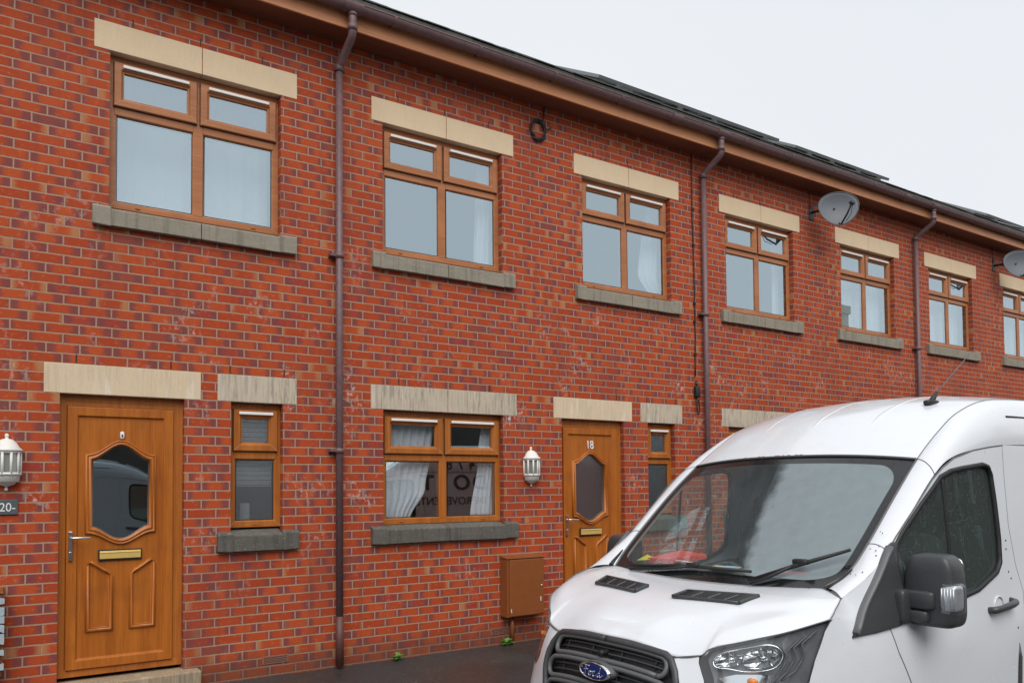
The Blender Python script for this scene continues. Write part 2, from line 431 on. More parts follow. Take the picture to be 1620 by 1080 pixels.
def tag(o, label=None, cat=None, group=None, kind=None):
    if label: o['label'] = label
    if cat: o['category'] = cat
    if group: o['group'] = group
    if kind: o['kind'] = kind
    return o
def empty(name, loc, label, cat, group=None, rz=0.):
    o = bpy.data.objects.new(name, None); COL.objects.link(o)
    o.location = loc; o.rotation_euler = (0, 0, rz); o.empty_display_size = .2
    return tag(o, label, cat, group)
def copy_tree(o, parent=None):
    c = o.copy(); COL.objects.link(c)
    if parent is not None: c.parent = parent
    for ch in list(o.children): copy_tree(ch, c)
    return c
def text_mesh(txt, size, depth, align='CENTER', bold=0.):
    cu = bpy.data.curves.new('text', 'FONT'); cu.body = txt; cu.size = size; cu.extrude = depth
    cu.align_x = align; cu.offset = bold
    o = bpy.data.objects.new('text', cu); COL.objects.link(o)
    dg = bpy.context.evaluated_depsgraph_get()
    me = bpy.data.meshes.new_from_object(o.evaluated_get(dg))
    bpy.data.objects.remove(o); bpy.data.curves.remove(cu)
    return me
def add_text(name, txt, size, depth, mat, mtx, parent=None, sx=1., bold=0.):
    me = text_mesh(txt, size, depth, bold=bold)
    me.transform(Matrix.Diagonal((sx, 1, 1, 1))); me.transform(mtx)
    me.materials.clear(); me.materials.append(M[mat])
    o = bpy.data.objects.new(name, me); COL.objects.link(o)
    if parent is not None: o.parent = parent
    return o
def facing(x, y, z): # text standing upright, read from -y
    return Matrix.Translation((x, y, z)) @ Matrix.Rotation(R(90), 4, 'X')

# ------------------------------------------------------------------ the terrace
PITCH = 4.736; X18 = 2.28
LINT_LO, LINT_UP = (2.336, 2.562), (5.066, 5.291)
FR_Y = .072                                       # face of the window frames
def window(root, x0, x1, z0, z1, kind, obscure=False, upper=False):
    """one casement window; kind 'double' or 'single'"""
    w = x1-x0; wood = 'upvc' if upper else 'upvc_v'
    f = MB(); yb = .135
    f.ringframe(x0, x1, z0, z1, [(0, yb), (0, FR_Y), (.052, FR_Y), (.058, FR_Y+.012), (.062, yb)])
    xm = (x0+x1)/2; zt = z1-.436
    lights = [(x0, x1)]
    if kind == 'double':
        f.prism([(xm-.045, FR_Y+.012), (xm-.038, FR_Y-.002), (xm+.038, FR_Y-.002), (xm+.045, FR_Y+.012), (xm+.045, yb), (xm-.045, yb)], z0+.05, z1-.05, 'xy')
        lights = [(x0, xm), (xm, x1)]
    for a, b in lights:
        f.prism([(FR_Y+.012, zt-.045), (FR_Y-.004, zt-.036), (FR_Y-.004, zt+.036), (FR_Y+.012, zt+.045), (yb, zt+.045), (yb, zt-.045)], a+.04, b-.04, 'yz')
    for cx, sx in ((x0, 1), (x1, -1)):            # pale welds at the lower mitres
        f.face([(cx+sx*.003, FR_Y-.0012, z0+.005), (cx+sx*.005, FR_Y-.0012, z0+.003), (cx+sx*.055, FR_Y-.0012, z0+.053), (cx+sx*.053, FR_Y-.0012, z0+.055)], 1)
    fr = f.build('window', [wood, 'mitre'], root, bevel=.003)
    g = 'obscure' if obscure else ('glass' if upper else 'glass_low')
    for a, b in lights:
        left = a == x0
        sa = a+(.034 if left else .014); sb = b-(.014 if (kind == 'double' and left) else (.028 if kind == 'double' else .034))
        sz0, sz1 = z1-.408, z1-.052
        s = MB()
        s.ringframe(sa, sb, sz0, sz1, [(0, FR_Y+.02), (0, FR_Y-.024), (.006, FR_Y-.030), (.052, FR_Y-.030), (.066, FR_Y-.012), (.074, FR_Y-.012), (.078, FR_Y+.012)])
        for cx, sx in ((sa, 1), (sb, -1)):
            s.face([(cx+sx*.004, FR_Y-.0312, sz0+.006), (cx+sx*.006, FR_Y-.0312, sz0+.004), (cx+sx*.051, FR_Y-.0312, sz0+.049), (cx+sx*.049, FR_Y-.0312, sz0+.051)], 1)
        s.ringframe(sa-.004, sb+.004, sz0-.004, sz1+.004, [(0, FR_Y+.001), (0, FR_Y-.012), (.008, FR_Y-.012)], 2)
        s.build('sash', [wood, 'mitre', 'black'], fr, bevel=.002)
        p = MB(); p.box(sa+.074, sb-.074, FR_Y+.006, FR_Y+.010, sz0+.074, sz1-.074); p.build('pane', g, fr)
        p = MB(); p.box(a+.058, b-.042 if left and kind == 'double' else b-.058, FR_Y+.014, FR_Y+.018, z0+.058, zt-.04)
        p.build('pane', g, fr)
        r_ = MB(); r_.ringframe(a+(.060 if left else .044), b-(.044 if left and kind == 'double' else .060), z0+.060, zt-.044, [(0, FR_Y+.0125), (.006, FR_Y+.0125)])
        r_.build('glazing_gasket', 'black', fr)
        v = MB(); m_ = .035 if kind == 'double' else .012
        v.box(sa+m_+.03, sb-m_-.03, FR_Y-.046, FR_Y-.030, sz1-.044, sz1-.020)
        v.build('trickle_vent', 'white', fr, bevel=.004)
    for q in ((.16, .84) if kind == 'double' else (.5,)):
        c = MB(); c.box(x0+w*q-.018, x0+w*q+.018, FR_Y-.008, FR_Y, z0+.022, z0+.031); c.build('drain_cap', 'upvc', fr, bevel=.002)
    return fr

def lintel(root, x0, x1, z, mat, split):
    b = MB(); z0, z1 = z
    if split:
        xm = (x0+x1)/2; b.box(x0, xm-.003, -.004, .14, z0, z1); b.box(xm+.003, x1, -.004, .14, z0, z1); b.box(xm-.0031, xm+.0031, .001, .12, z0+.002, z1-.002)
    else: b.box(x0, x1, -.004, .14, z0, z1)
    o = b.build('lintel', mat, root, bevel=.004)
    return o
def sill(root, x0, x1, ox0, ox1, zt, mat, split):
    b = MB(); zf = zt-.005
    prof = lambda dz=0: [(-.052, zt-.142), (-.052, zf-.012), (-.046, zf-.004), (FR_Y+.03, zt+.034), (FR_Y+.03, zt-.142)]
    segs = [(ox0+.012, (x0+x1)/2-.003), ((x0+x1)/2+.003, ox1-.012)] if split else [(ox0+.012, ox1-.012)]
    for a, c in segs: b.prism(prof(), a, c, 'yz')
    for a, c in ((x0, ox0+.012), (ox1-.012, x1)):  # stooled ends
        b.prism([(-.052, zt-.142), (-.052, zt-.002), (-.040, zt+.010), (.0, zt+.022), (.0, zt-.142)], a, c, 'yz')
    return b.build('sill', mat, root, bevel=.004)

def wall_mesh(root, w, H, holes, phi, foot_holes=()):
    b = MB(); D = .26
    xs = sorted({0., w, *[h[0] for h in holes], *[h[1] for h in holes]})
    zs = sorted({-.3, H, *[h[2] for h in holes], *[h[3] for h in holes]})
    def uv(x, z): return (x+phi, z+.0627+.75)
    for x0, x1 in zip(xs[:-1], xs[1:]):
        for z0, z1 in zip(zs[:-1], zs[1:]):
            cx, cz = (x0+x1)/2, (z0+z1)/2
            if any(h[0] < cx < h[1] and h[2] < cz < h[3] for h in holes): continue
            q = [(x0, z0), (x1, z0), (x1, z1), (x0, z1)]
            b.face([(x, 0, z) for x, z in q], 0, [uv(x, z) for x, z in q])
            b.face([(x, D, z) for x, z in q[::-1]], 2)
    for x0, x1, z0, z1 in holes:
        # reveals: jambs show brick headers, row by row
        for X, sg in ((x0, 1), (x1, -1)):
            z = z0
            while z < z1-1e-6:
                row = math.floor((z+.0627+.75)/.075+1e-6); zn = min(z1, (row+1)*.075-.0627-.75)
                par = row % 2
                base = (5+row*3+int(X*7))*.225-(.1125 if par else 0.)
                ua, ub = (base+.060, base+.165) if row % 2 else (base+.008, base+.060)
                q = [(X, 0., z), (X, .13, z), (X, .13, zn), (X, 0., zn)]
                uvq = [(ua, z+.8127), (ub, z+.8127), (ub, zn+.8127), (ua, zn+.8127)]
                if sg < 0: q = q[::-1]; uvq = uvq[::-1]
                b.face(q, 0, uvq); z = zn
            b.face([(X, .13, z0), (X, D, z0), (X, D, z1), (X, .13, z1)], 2)
        b.face([(x0, 0, z1), (x1, 0, z1), (x1, D, z1), (x0, D, z1)], 3)
        b.face([(x0, 0, z0), (x1, 0, z0), (x1, D, z0), (x0, D, z0)], 3)
    return b
def arc_outline(x0, x1, z0, z1, rise_top, rise_bot, n=28):
    """shouldered outline of the door's moulded oval"""
    def bump(q): return (.5-.5*math.cos(2*math.pi*q))**.8
    w = x1-x0
    bot = [(x0+w*i/n, z0-rise_bot*bump(i/n)) for i in range(n+1)]
    top = [(x1-w*i/n, z1+rise_top*bump(i/n)) for i in range(n+1)]
    return bot+top
def oval_moulding(b, x0, x1, z0, z1, w, y0):
    def bump(q, e): return (.5-.5*math.cos(2*math.pi*q))**e
    n = 28
    def ring(a, c, lo, hi, rb, rt, e):
        return [(a+(c-a)*i/n, lo-rb*bump(i/n, e)) for i in range(n+1)]+[(c-(c-a)*i/n, hi+rt*bump(i/n, e)) for i in range(n+1)]
    inn = ring(x0, x1, z0, z1, .100, .118, .8); out = ring(x0-w, x1+w, z0-.058, z1+.052, .088, .112, 1.25)
    rows = []
    for f, d in ((1., .001), (.94, -.016), (.80, -.024), (.66, -.016), (.56, -.014), (.46, -.022), (.28, -.026), (.12, -.014), (0., .006)):
        rows.append([(p[0]+(q[0]-p[0])*f, y0+d, p[1]+(q[1]-p[1])*f) for p, q in zip(inn, out)])
    b.grid(rows, 0, True, True)
def offset_poly(P, d):
    n = len(P); out = []
    ar = sum(P[i][0]*P[(i+1) % n][1]-P[(i+1) % n][0]*P[i][1] for i in range(n))
    sg = 1 if ar > 0 else -1
    for i in range(n):
        a, p, c = Vector(P[i-1]), Vector(P[i]), Vector(P[(i+1) % n])
        e1 = (p-a).normalized(); e2 = (c-p).normalized()
        n1 = Vector((e1.y, -e1.x))*sg; n2 = Vector((e2.y, -e2.x))*sg
        k = (n1+n2); L = max(.35, 1+n1.dot(n2))
        q = p+k*(d/L); out.append((q.x, q.y))
    return out
def moulding(b, outline, w, y0, h, m=0):
    """raised bead following a closed outline"""
    o = offset_poly(outline, w); o2 = offset_poly(outline, w*.80); mi = offset_poly(outline, w*.5); i2 = offset_poly(outline, w*.2)
    rows = [[(x, y0+.001, z) for x, z in o], [(x, y0-h*.7, z) for x, z in o2], [(x, y0-h, z) for x, z in mi],
            [(x, y0-h*.8, z) for x, z in i2], [(x, y0+.004, z) for x, z in outline]]
    b.grid(rows, m, True, True)

def door(root, x0, num):
    """woodgrain panelled front door; x0 left of the opening"""
    x1 = x0+.89; zb, zt = .181, 2.333
    f = MB()
    f.ringframe(x0, x1, zb, zt, [(0, .14), (0, FR_Y-.01), (.050, FR_Y-.01), (.058, FR_Y), (.062, .10)])
    f.box(x1-.0735, x1-.052, FR_Y-.008, .10, zb+.05, zt-.05); f.box(x0+.052, x1-.052, FR_Y-.0085, .10, zt-.088, zt-.052); f.box(x0+.05, x1-.05, FR_Y-.004, .10, zb+.048, zb+.058)
    f.build('door_frame', 'upvc_v', root, bevel=.003)
    lx0, lx1, lz0, lz1 = x0+.056, x1-.075, zb+.055, zt-.09
    L = MB()
    gx0, gx1 = x0+.232, x0+.635
    out = arc_outline(gx0, gx1, 1.318, 1.828, .118, .100)
    # leaf: stiles, then the moulded infill with its oval opening
    L.ringframe(lx0, lx1, lz0, lz1, [(0, .10), (0, .048), (.004, .044), (.068, .044), (.080, .062)])
    ix0, ix1, iz0, iz1 = lx0+.080, lx1-.080, lz0+.080, lz1-.080
    hole = offset_poly(out, .002)
    tri = tessellate_polygon([[Vector((x, z, 0)) for x, z in ((ix0, iz0), (ix1, iz0), (ix1, iz1), (ix0, iz1))], [Vector((x, z, 0)) for x, z in hole]])
    P = [(ix0, iz0), (ix1, iz0), (ix1, iz1), (ix0, iz1)]+hole
    for t in tri: L.face([(P[i][0], .062, P[i][1]) for i in t])
    L.box(lx0+.01, lx1-.01, .11, .125, lz0+.01, 1.15)
    leaf = L.build('door', 'door', root, bevel=.003)
    g = MB(); g.prism(offset_poly(out, .004), .080, .086, 'xz'); g.build('glazing', 'obscure_door' if num == 18 else 'glass_low', leaf)
    k = MB(); oval_moulding(k, gx0, gx1, 1.318, 1.828, .052, .062); k.build('oval_moulding', 'door', leaf)
    s = MB(); moulding(s, offset_poly(out, -.006), .007, .078, .004); s.build('glazing_seal', 'trim_grey', leaf)
    # two lower panels with swept shoulders
    for side in (0, 1):
        a, c = (x0+.190, x0+.382) if side == 0 else (x0+.496, x0+.688)
        n = 10; top = []
        for i in range(n+1):
            q = i/n; e = q if side else 1-q
            top.append((a+(c-a)*q, .972+.095*(e*e*(3-2*e))))
        pl = [(a, .510), (c, .510)]+top[::-1]
        pm = MB(); moulding(pm, offset_poly(pl, -.028), .030, .062, .022); moulding(pm, offset_poly(pl, -.034), .008, .062, .008)
        pm.build('panel_moulding', 'door', leaf)
    lb = MB(); lb.box(x0+.275, x0+.585, .046, .062, 1.052, 1.138); lo = lb.build('letterbox', 'black', leaf, bevel=.003)
    lf = MB(); lf.box(x0+.284, x0+.576, .036, .046, 1.066, 1.127)
    lf.box(x0+.284, x0+.576, .032, .037, 1.112, 1.119)
    lf.build('letterbox_flap', 'brass', leaf, bevel=.003)
    h = MB(); hx = x0+.083
    h.box(hx-.013, hx+.013, .022, .044, 1.066, 1.286)
    h.tube([(hx, .03, 1.238), (hx, -.010, 1.238), (hx+.012, -.020, 1.238), (hx+.13, -.020, 1.236)], .0085, 10)
    h.lathe([(0, -.002), (.010, -.002), (.010, .004), (0, .004)], hx, .020, 1.125, 14, axis='y')
    h.build('handle', 'chrome', leaf, bevel=.004)
    if num == 18:
        add_text('number', '18', .135, .004, 'white', facing(x0+.435, .057, 2.015), leaf, sx=.8)
    elif num == 20:
        n_ = MB(); n_.superbox((x0+.437, .056, 2.03), (.016, .010, .030), .6, 10); n_.box(x0+.431, x0+.441, .040, .048, 2.018, 2.034, 1)
        n_.build('knocker_plate', ['offwhite', 'black'], leaf)
    return leaf

def house(idx, num, label, phi):
    ox = X18+PITCH*idx
    root = empty('brick_house', (ox, 0, 0), label, 'house', 'brick terraced houses')
    w = PITCH
    upA, upB = (.467, 1.812), (2.876, 4.231)
    lo = (.467, 1.806); dr = (2.556, 3.446); sm = (3.814, 4.256)
    holes = [(*upA, 3.790, 5.071), (*upB, 3.790, 5.071), (*lo, 1.205, 2.341), (*dr, .140, 2.341), (*sm, 1.205, 2.341)]
    b = wall_mesh(root, w, 5.72, holes, phi)
    # weep slots above the lintels
    for (a, c), z in ((upA, 5.291), (upB, 5.291), (lo, 2.562), (dr, 2.562), (sm, 2.562)):
        for q in ((.12, .5, .88) if c-a > .6 and z > 5 else ((.12, .88) if c-a > .6 else (-.02, 1.02))):
            x = a+(c-a)*q; b.box(x-.005, x+.005, -.002, .01, z+.012, z+.074, 1)
    # back, gables of this house and the rooms behind the windows
    bw = MB(); bw.box(0, w, 6, 6.2, -.3, 5.72); bw.build('rear_wall', 'room', root)
    b.build('wall', ['brick', 'black', 'room', 'stone_worn'], root, fixn=False)
    rm = MB()
    for z0, z1 in ((.15, 2.62), (2.95, 5.60)):
        x0, x1, y0, y1 = .02, w-.02, .262, 4.2
        for q in ([(x0, y1, z0), (x1, y1, z0), (x1, y1, z1), (x0, y1, z1)], [(x0, y0, z0), (x0, y1, z0), (x0, y1, z1), (x0, y0, z1)],
                  [(x1, y0, z0), (x1, y1, z0), (x1, y1, z1), (x1, y0, z1)], [(x0, y0, z0), (x1, y0, z0), (x1, y1, z0), (x0, y1, z0)],
                  [(x0, y0, z1), (x1, y0, z1), (x1, y1, z1), (x0, y1, z1)], [(2.3, y0, z0), (2.3, y1, z0), (2.3, y1, z1), (2.3, y0, z1)]):
            rm.face(q)
    rm.build('interior', 'room', root, fixn=False)
    for a, c in (upA, upB):
        window(root, a, c, 3.835, 5.062, 'double', upper=True)
        lintel(root, a-.113, c+.147-.003, LINT_UP, 'stone', True)
        sill(root, a-.118, c+.130, a, c, 3.800, 'sill', True)
    window(root, *lo, 1.252, 2.330, 'double')
    lintel(root, lo[0]-.126, lo[1]+.166, LINT_LO, 'stone_worn', True)
    sill(root, lo[0]-.130, lo[1]+.148, *lo, 1.222, 'sill_dark', True)
    window(root, *sm, 1.272, 2.330, 'single', obscure=True)
    lintel(root, sm[0]-.110, sm[1]+.122, LINT_LO, 'stone_worn', False)
    sill(root, sm[0]-.112, sm[1]+.130, *sm, 1.222, 'sill_dark', False)
    lintel(root, dr[0]-.106, dr[1]+.125, LINT_LO, 'stone_door', False)
    door(root, dr[0], num)
    st = MB(); st.box(dr[0]-.10, dr[1]+.115, -.13, .14, -.05, .150); st.build('threshold', 'step', root, bevel=.012)
    for x in (1.632, 4.081):
        a = MB(); a.box(x, x+.225, -.006, .03, .105, .172)
        for k in range(4): a.box(x+.012, x+.213, -.0075, -.004, .116+k*.0135, .1215+k*.0135, 1)
        a.build('air_brick', ['terracotta', 'black'], root, bevel=.002)
    for (a, c), z in ((upA, 3.83), (upB, 3.83), (lo, 1.285), (sm, 1.285)):
        wb = MB(); wb.box(a, c, .137, .30, z-.02, z); wb.build('window_board', 'white', root, bevel=.004)
    # eaves
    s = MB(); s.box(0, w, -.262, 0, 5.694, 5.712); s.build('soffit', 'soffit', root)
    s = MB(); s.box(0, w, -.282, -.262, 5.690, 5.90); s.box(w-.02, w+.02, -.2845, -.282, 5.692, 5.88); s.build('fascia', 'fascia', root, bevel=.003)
    g = MB(); gy, gz, gr = -.345, 5.868, .058
    n = 12; rows = []
    for rr in (gr, gr-.004):
        rows.append([(gy+rr*math.cos(math.pi+math.pi*i/n), gz+rr*math.sin(math.pi+math.pi*i/n)) for i in range(n+1)])
    prof = rows[0]+rows[1][::-1]
    g.prism(prof, 0, w, 'yz')
    g.tube([(0, gy-gr, gz+.002), (w, gy-gr, gz+.002)], .0065, 8)
    for x in (.42, 1.33, 2.24, 3.15, 4.06):
        pr = [(gy+(gr+.006)*math.cos(math.pi+math.pi*i/n), gz+(gr+.006)*math.sin(math.pi+math.pi*i/n)) for i in range(n+1)]
        pi_ = [(gy+(gr-.001)*math.cos(math.pi+math.pi*i/n), gz+(gr-.001)*math.sin(math.pi+math.pi*i/n)) for i in range(n+1)]
        g.prism(pr+pi_[::-1], x-.015, x+.015, 'yz'); g.box(x-.013, x+.013, -.30, -.282, gz-.05, gz+.03)
    for x in (3.98, .22):                          # union and outlet collars
        pr = [(gy+(gr+.010)*math.cos(math.pi+math.pi*i/n), gz+(gr+.010)*math.sin(math.pi+math.pi*i/n)) for i in range(n+1)]
        pi_ = [(gy+(gr-.001)*math.cos(math.pi+math.pi*i/n), gz+(gr-.001)*math.sin(math.pi+math.pi*i/n)) for i in range(n+1)]
        if x > 1: g.prism(pr+pi_[::-1], x-.06, x+.06, 'yz')
    g.build('gutter', 'gutter', root)
    d = MB(); px, py, pr_ = .012, -.062, .034
    d.tube([(px, py, .02), (px, py, .46)], pr_+.002, 16, 1); d.tube([(px, py, .44), (px, py, 5.44)], pr_-.0015, 16)
    d.tube([(px, py, 5.40), (px, py, 5.43), (px+.001, py-.016, 5.462), (px+.012, gy+.028, 5.585), (px+.014, gy+.004, 5.615), (px+.014, gy, 5.66), (px+.014, gy, 5.735), (px+.014, gy, 5.83)], .036, 14)
    for z0, z1 in ((5.395, 5.455),): d.tube([(px, py, z0), (px, py, z1)], .043, 16)
    d.tube([(px+.014, gy, 5.645), (px+.014, gy, 5.70)], .042, 16); d.tube([(px+.014, gy, 5.775), (px+.014, gy, 5.80)], .041, 16)
    pr = [(gy+(gr+.010)*math.cos(math.pi+math.pi*i/n), gz+(gr+.010)*math.sin(math.pi+math.pi*i/n)) for i in range(n+1)]
    pi_ = [(gy+(gr-.001)*math.cos(math.pi+math.pi*i/n), gz+(gr-.001)*math.sin(math.pi+math.pi*i/n)) for i in range(n+1)]
    d.prism(pr+pi_[::-1], px+.014-.085, px+.014+.085, 'yz')
    for z in (3.70, 1.935):
        d.tube([(px, py, z-.022), (px, py, z+.022)], .041, 16); d.box(px-.085, px+.05, py+.02, -.001, z-.012, z+.014)
        d.box(px-.088, px-.03, py-.01, py+.03, z-.008, z+.010)
    d.build('downpipe', ['gutter', 'pipe_foot'], root)
    # slated roof, both slopes
    t = MB(); al = R(30); rng = random.Random(idx)
    yr = 3.1; zr = 5.950+(yr+.345)*math.tan(al)
    t.prism([(-.345, 5.90), (-.345, 5.950), (yr, zr), (yr+3.4, 5.950), (yr+3.4, 5.920), (yr, zr-.03)], 0, w, 'yz')
    x = 0.
    while x < w-.01:                               # double eaves course, each slate a little off line
        x2 = min(w, x+.25)
        for k in range(2):
            yy = -.36+rng.uniform(-.006, .006)+k*.016; zz = 5.953+k*.013+rng.uniform(0, .003)
            c_, s_ = math.cos(al), math.sin(al)
            xa = x+.003+k*.125; xb = min(w, x2-.003+k*.125)
            if xb-xa > .02:
                P = [(yy, zz), (yy+.34*c_, zz+.34*s_), (yy+.34*c_, zz+.34*s_+.010), (yy, zz+.010)]
                t.prism(P, xa, xb, 'yz')
        x = x2
    for r_ in range(1, 18):
        y = -.345+r_*.19
        if y > yr-.15: break
        z = 5.950+(y+.345)*math.tan(al)
        x = -.125 if r_ % 2 else 0.
        t.prism([(y, z+.004), (y+.2, z+.2*math.tan(al)), (y, z+.018)], 0, w, 'yz')
    t.build('roof', 'slate', root)
    return root

phase20, phase18 = .1315-.1125, .1875-.1125
house(-1, 20, 'brick terraced house with door 20, nearest to the left edge', phase20)
house(0, 18, 'brick terraced house with door numbered 18, directly behind the nose of the white van', phase18)
house(1, 16, 'brick terraced house with a dish between its upper windows, ground floor behind the van', phase18+.05)
house(2, 14, 'brick terraced house farthest along the row, right of the third downpipe', phase18+.11)

# ------------------------------------------------------------------ curtains
def curtain(name, label, rows, y, folds, amp, mat='curtain', group=None, seed=0):
    """rows: [(z, xleft, xright)] from top to bottom"""
    rg = random.Random(seed); ph = [rg.uniform(0, 6.28) for _ in range(4)]
    n = 64; P = []
    m = 26
    for i in range(m+1):
        q = i/m*(len(rows)-1); k = min(int(q), len(rows)-2); f = q-k; f = f*f*(3-2*f)
        z = rows[k][0]*(1-(q-k))+rows[k+1][0]*(q-k); a = rows[k][1]*(1-f)+rows[k+1][1]*f; c = rows[k][2]*(1-f)+rows[k+1][2]*f
        row = []
        for j in range(n+1):
            u = j/n
            yy = y+amp*(math.sin(u*folds*6.283+ph[0])+.4*math.sin(u*folds*2.3*6.283+ph[1]+i*.05)+.3*math.sin(u*3+i*.2+ph[2]))
            row.append((a+(c-a)*u, yy, z))
        P.append(row)
    b = MB(); b.grid(P); o = b.build(name, mat, None, solid=.0015)
    return tag(o, label, 'curtain', group)
CG = 'white curtains behind the windows'
curtain('curtain', 'white curtain swept to the left in the ground floor window beside the meter cabinet', [(2.26, 2.80, 3.38), (1.95, 2.80, 3.34), (1.60, 2.80, 3.27), (1.29, 2.80, 3.10)], .165, 7, .022, group=CG, seed=1)
curtain('curtain', 'white curtain hanging at the right of the ground floor window beside the meter cabinet', [(2.26, 3.92, 4.12), (1.9, 3.88, 4.12), (1.29, 3.78, 4.12)], .165, 6, .018, group=CG, seed=2)
curtain('net_curtain', 'pale net curtain across the large upper window above door 20', [(5.05, .44, 1.78), (3.84, .44, 1.78)], .38, 8, .007, group=CG, seed=3)
curtain('curtain', 'white curtain at the right of the upper window just right of the first downpipe', [(5.05, 3.93, 4.16), (3.84, 3.90, 4.16)], .24, 4, .020, group=CG, seed=4)
curtain('curtain', 'white curtain bunched at the right of the upper window above door 18', [(5.05, 6.32, 6.66), (4.5, 6.22, 6.66), (4.15, 6.18, 6.66), (3.84, 6.40, 6.66)], .24, 5, .022, group=CG, seed=5)
curtain('curtain', 'white curtain at the right of the upper window just right of the second downpipe', [(5.05, 8.66, 9.02), (3.84, 8.68, 9.02)], .26, 4, .020, group=CG, seed=6)
curtain('curtain', 'white curtain filling most of the upper window below the first satellite dish', [(5.05, 10.32, 11.42), (3.84, 10.30, 11.42)], .28, 9, .020, group=CG, seed=7)
curtain('curtain', 'white curtain in the upper window just right of the third downpipe', [(5.05, 12.40, 13.75), (3.84, 12.55, 13.75)], .28, 10, .020, group=CG, seed=8)
curtain('curtain', 'white curtain in the upper window at the right edge under the second satellite dish', [(5.05, 14.75, 16.15), (3.84, 14.75, 16.15)], .28, 10, .020, group=CG, seed=9)

# ------------------------------------------------------------------ things on and by the wall
def lantern(x, label):
    root = empty('wall_lantern', (x, 0, 1.60), label, 'wall lamp', 'white half lanterns by the doors'); root.scale = (.88, .88, 1.)
    def half(prof, n, name, mat, bev=0., smooth=False):
        b = MB(); rows = []
        for r, h in prof:
            rows.append([(r*math.cos(math.pi+math.pi*k/n), r*1.0*math.sin(math.pi+math.pi*k/n)-.012, h) for k in range(n+1)])
        b.grid(rows, 0, smooth)
        b.face([r[0] for r in rows]+[r[-1] for r in rows[::-1]])
        return b.build(name, mat, root, bevel=bev)
    half([(.0, .418), (.012, .414), (.017, .400), (.012, .388), (.014, .380), (.045, .372), (.072, .350), (.092, .318), (.118, .298), (.118, .288), (.0, .286)], 12, 'roof', 'offwhite', 0, True)
    half([(.0, .0), (.010, .0), (.014, .012), (.008, .028), (.030, .036), (.062, .048), (.070, .060), (.095, .066), (.098, .108), (.104, .114), (.0, .114)], 12, 'base', 'offwhite', 0, True)
    c = MB(); n = 5
    for k in range(n+1):
        a = math.pi+math.pi*k/n; r = .100
        c.tube([(r*math.cos(a), r*math.sin(a)-.012, .11), (r*math.cos(a), r*math.sin(a)-.012, .292)], .011, 6)
    for z in (.122, .282):
        c.tube([(.099*math.cos(math.pi+math.pi*k/12), .099*math.sin(math.pi+math.pi*k/12)-.012, z) for k in range(13)], .012, 6)
    c.box(-.10, .10, -.012, 0, .10, .30)
    c.build('cage', 'offwhite', root)
    g = MB(); rows = [[(.095*math.cos(math.pi+math.pi*k/n), .095*math.sin(math.pi+math.pi*k/n)-.012, z) for k in range(n+1)] for z in (.118, .288)]
    g.grid(rows, 0, False); g.build('panes', 'lampglass', root, solid=.002)
    l = MB(); l.tube([(0, -.05, .115), (0, -.05, .15)], .016, 12); l.tube([(-.012, -.05, .15), (-.012, -.05, .245), (.012, -.05, .245), (.012, -.05, .15)], .007, 10)
    l.build('bulb', 'bulb', root)
lantern(4.42, 'white plastic half lantern on the brick between the ground floor window and door 18')
lantern(-.235, 'white plastic half lantern on the brick left of door 20, cut by the left edge')

def cabinet(x, label, peeling):
    root = empty('meter_cabinet', (x, 0, 0), label, 'meter box', 'brown meter cabinets')
    b = MB(); b.box(0, .455, -.135, 0, .286, .870); b.prism([(-.150, .872), (-.150, .880), (0, .905), (0, .872)], -.006, .461, 'yz')
    b.build('body', 'box', root, bevel=.006)
    d = MB(); d.box(.022, .446, -.150, -.135, .296, .862); d.build('door', 'box', root, bevel=.005)
    k = MB(); k.lathe([(0, -.004), (.009, -.004), (.009, .004)], .415, -.152, .585, 12, axis='y'); k.build('lock', 'chrome', root)
    p = MB(); p.tube([(.115, -.045, .04), (.115, -.045, .29)], .021, 12); p.build('service_pipe', 'box', root)
    if peeling:
        t = MB(); rg = random.Random(4)
        for z0, z1, xa in ((.800, .842, .05), (.715, .780, .06), (.655, .720, .30), (.595, .66, .10), (.520, .60, .38), (.445, .480, .05), (.340, .385, .1)):
            n = 9; pts = [(xa+(.468-xa)*i/n, z1+rg.uniform(-.008, .008)) for i in range(n+1)]+[(.468-(.468-xa)*i/n, z0+rg.uniform(-.010, .010)) for i in range(n+1)]
            t.prism(pts, -.1565, -.151, 'xz')
            t.box(.4565, .4605, -.15, -.04, z0+.004, z1-.004)
        t.build('peeling_tape', 'tape', root)
    else:
        t = MB(); t.prism([(.395, .465), (.405, .475), (.407, .43), (.399, .425)], -.1525, -.1505); t.prism([(.035, .37), (.043, .372), (.043, .33), (.036, .34)], -.1525, -.1505)
        t.build('paint_chip', 'white', root)
cabinet(4.03, 'plain brown metal meter cabinet on the wall below the lantern by door 18', False)
cabinet(4.03-PITCH, 'brown meter cabinet with peeling grey tape at the bottom left edge', True)

pl = empty('number_plaque', (-.238, 0, 1.427), 'small slate plaque with white number 20 under the left lantern', 'house sign')
b = MB(); b.box(-.078, .078, -.014, 0, 0, .108); b.build('plate', 'slate_sign', pl, bevel=.003)
add_text('number', '-20-', .088, .0015, 'white', facing(0, -.0155, .024), pl, sx=.88)

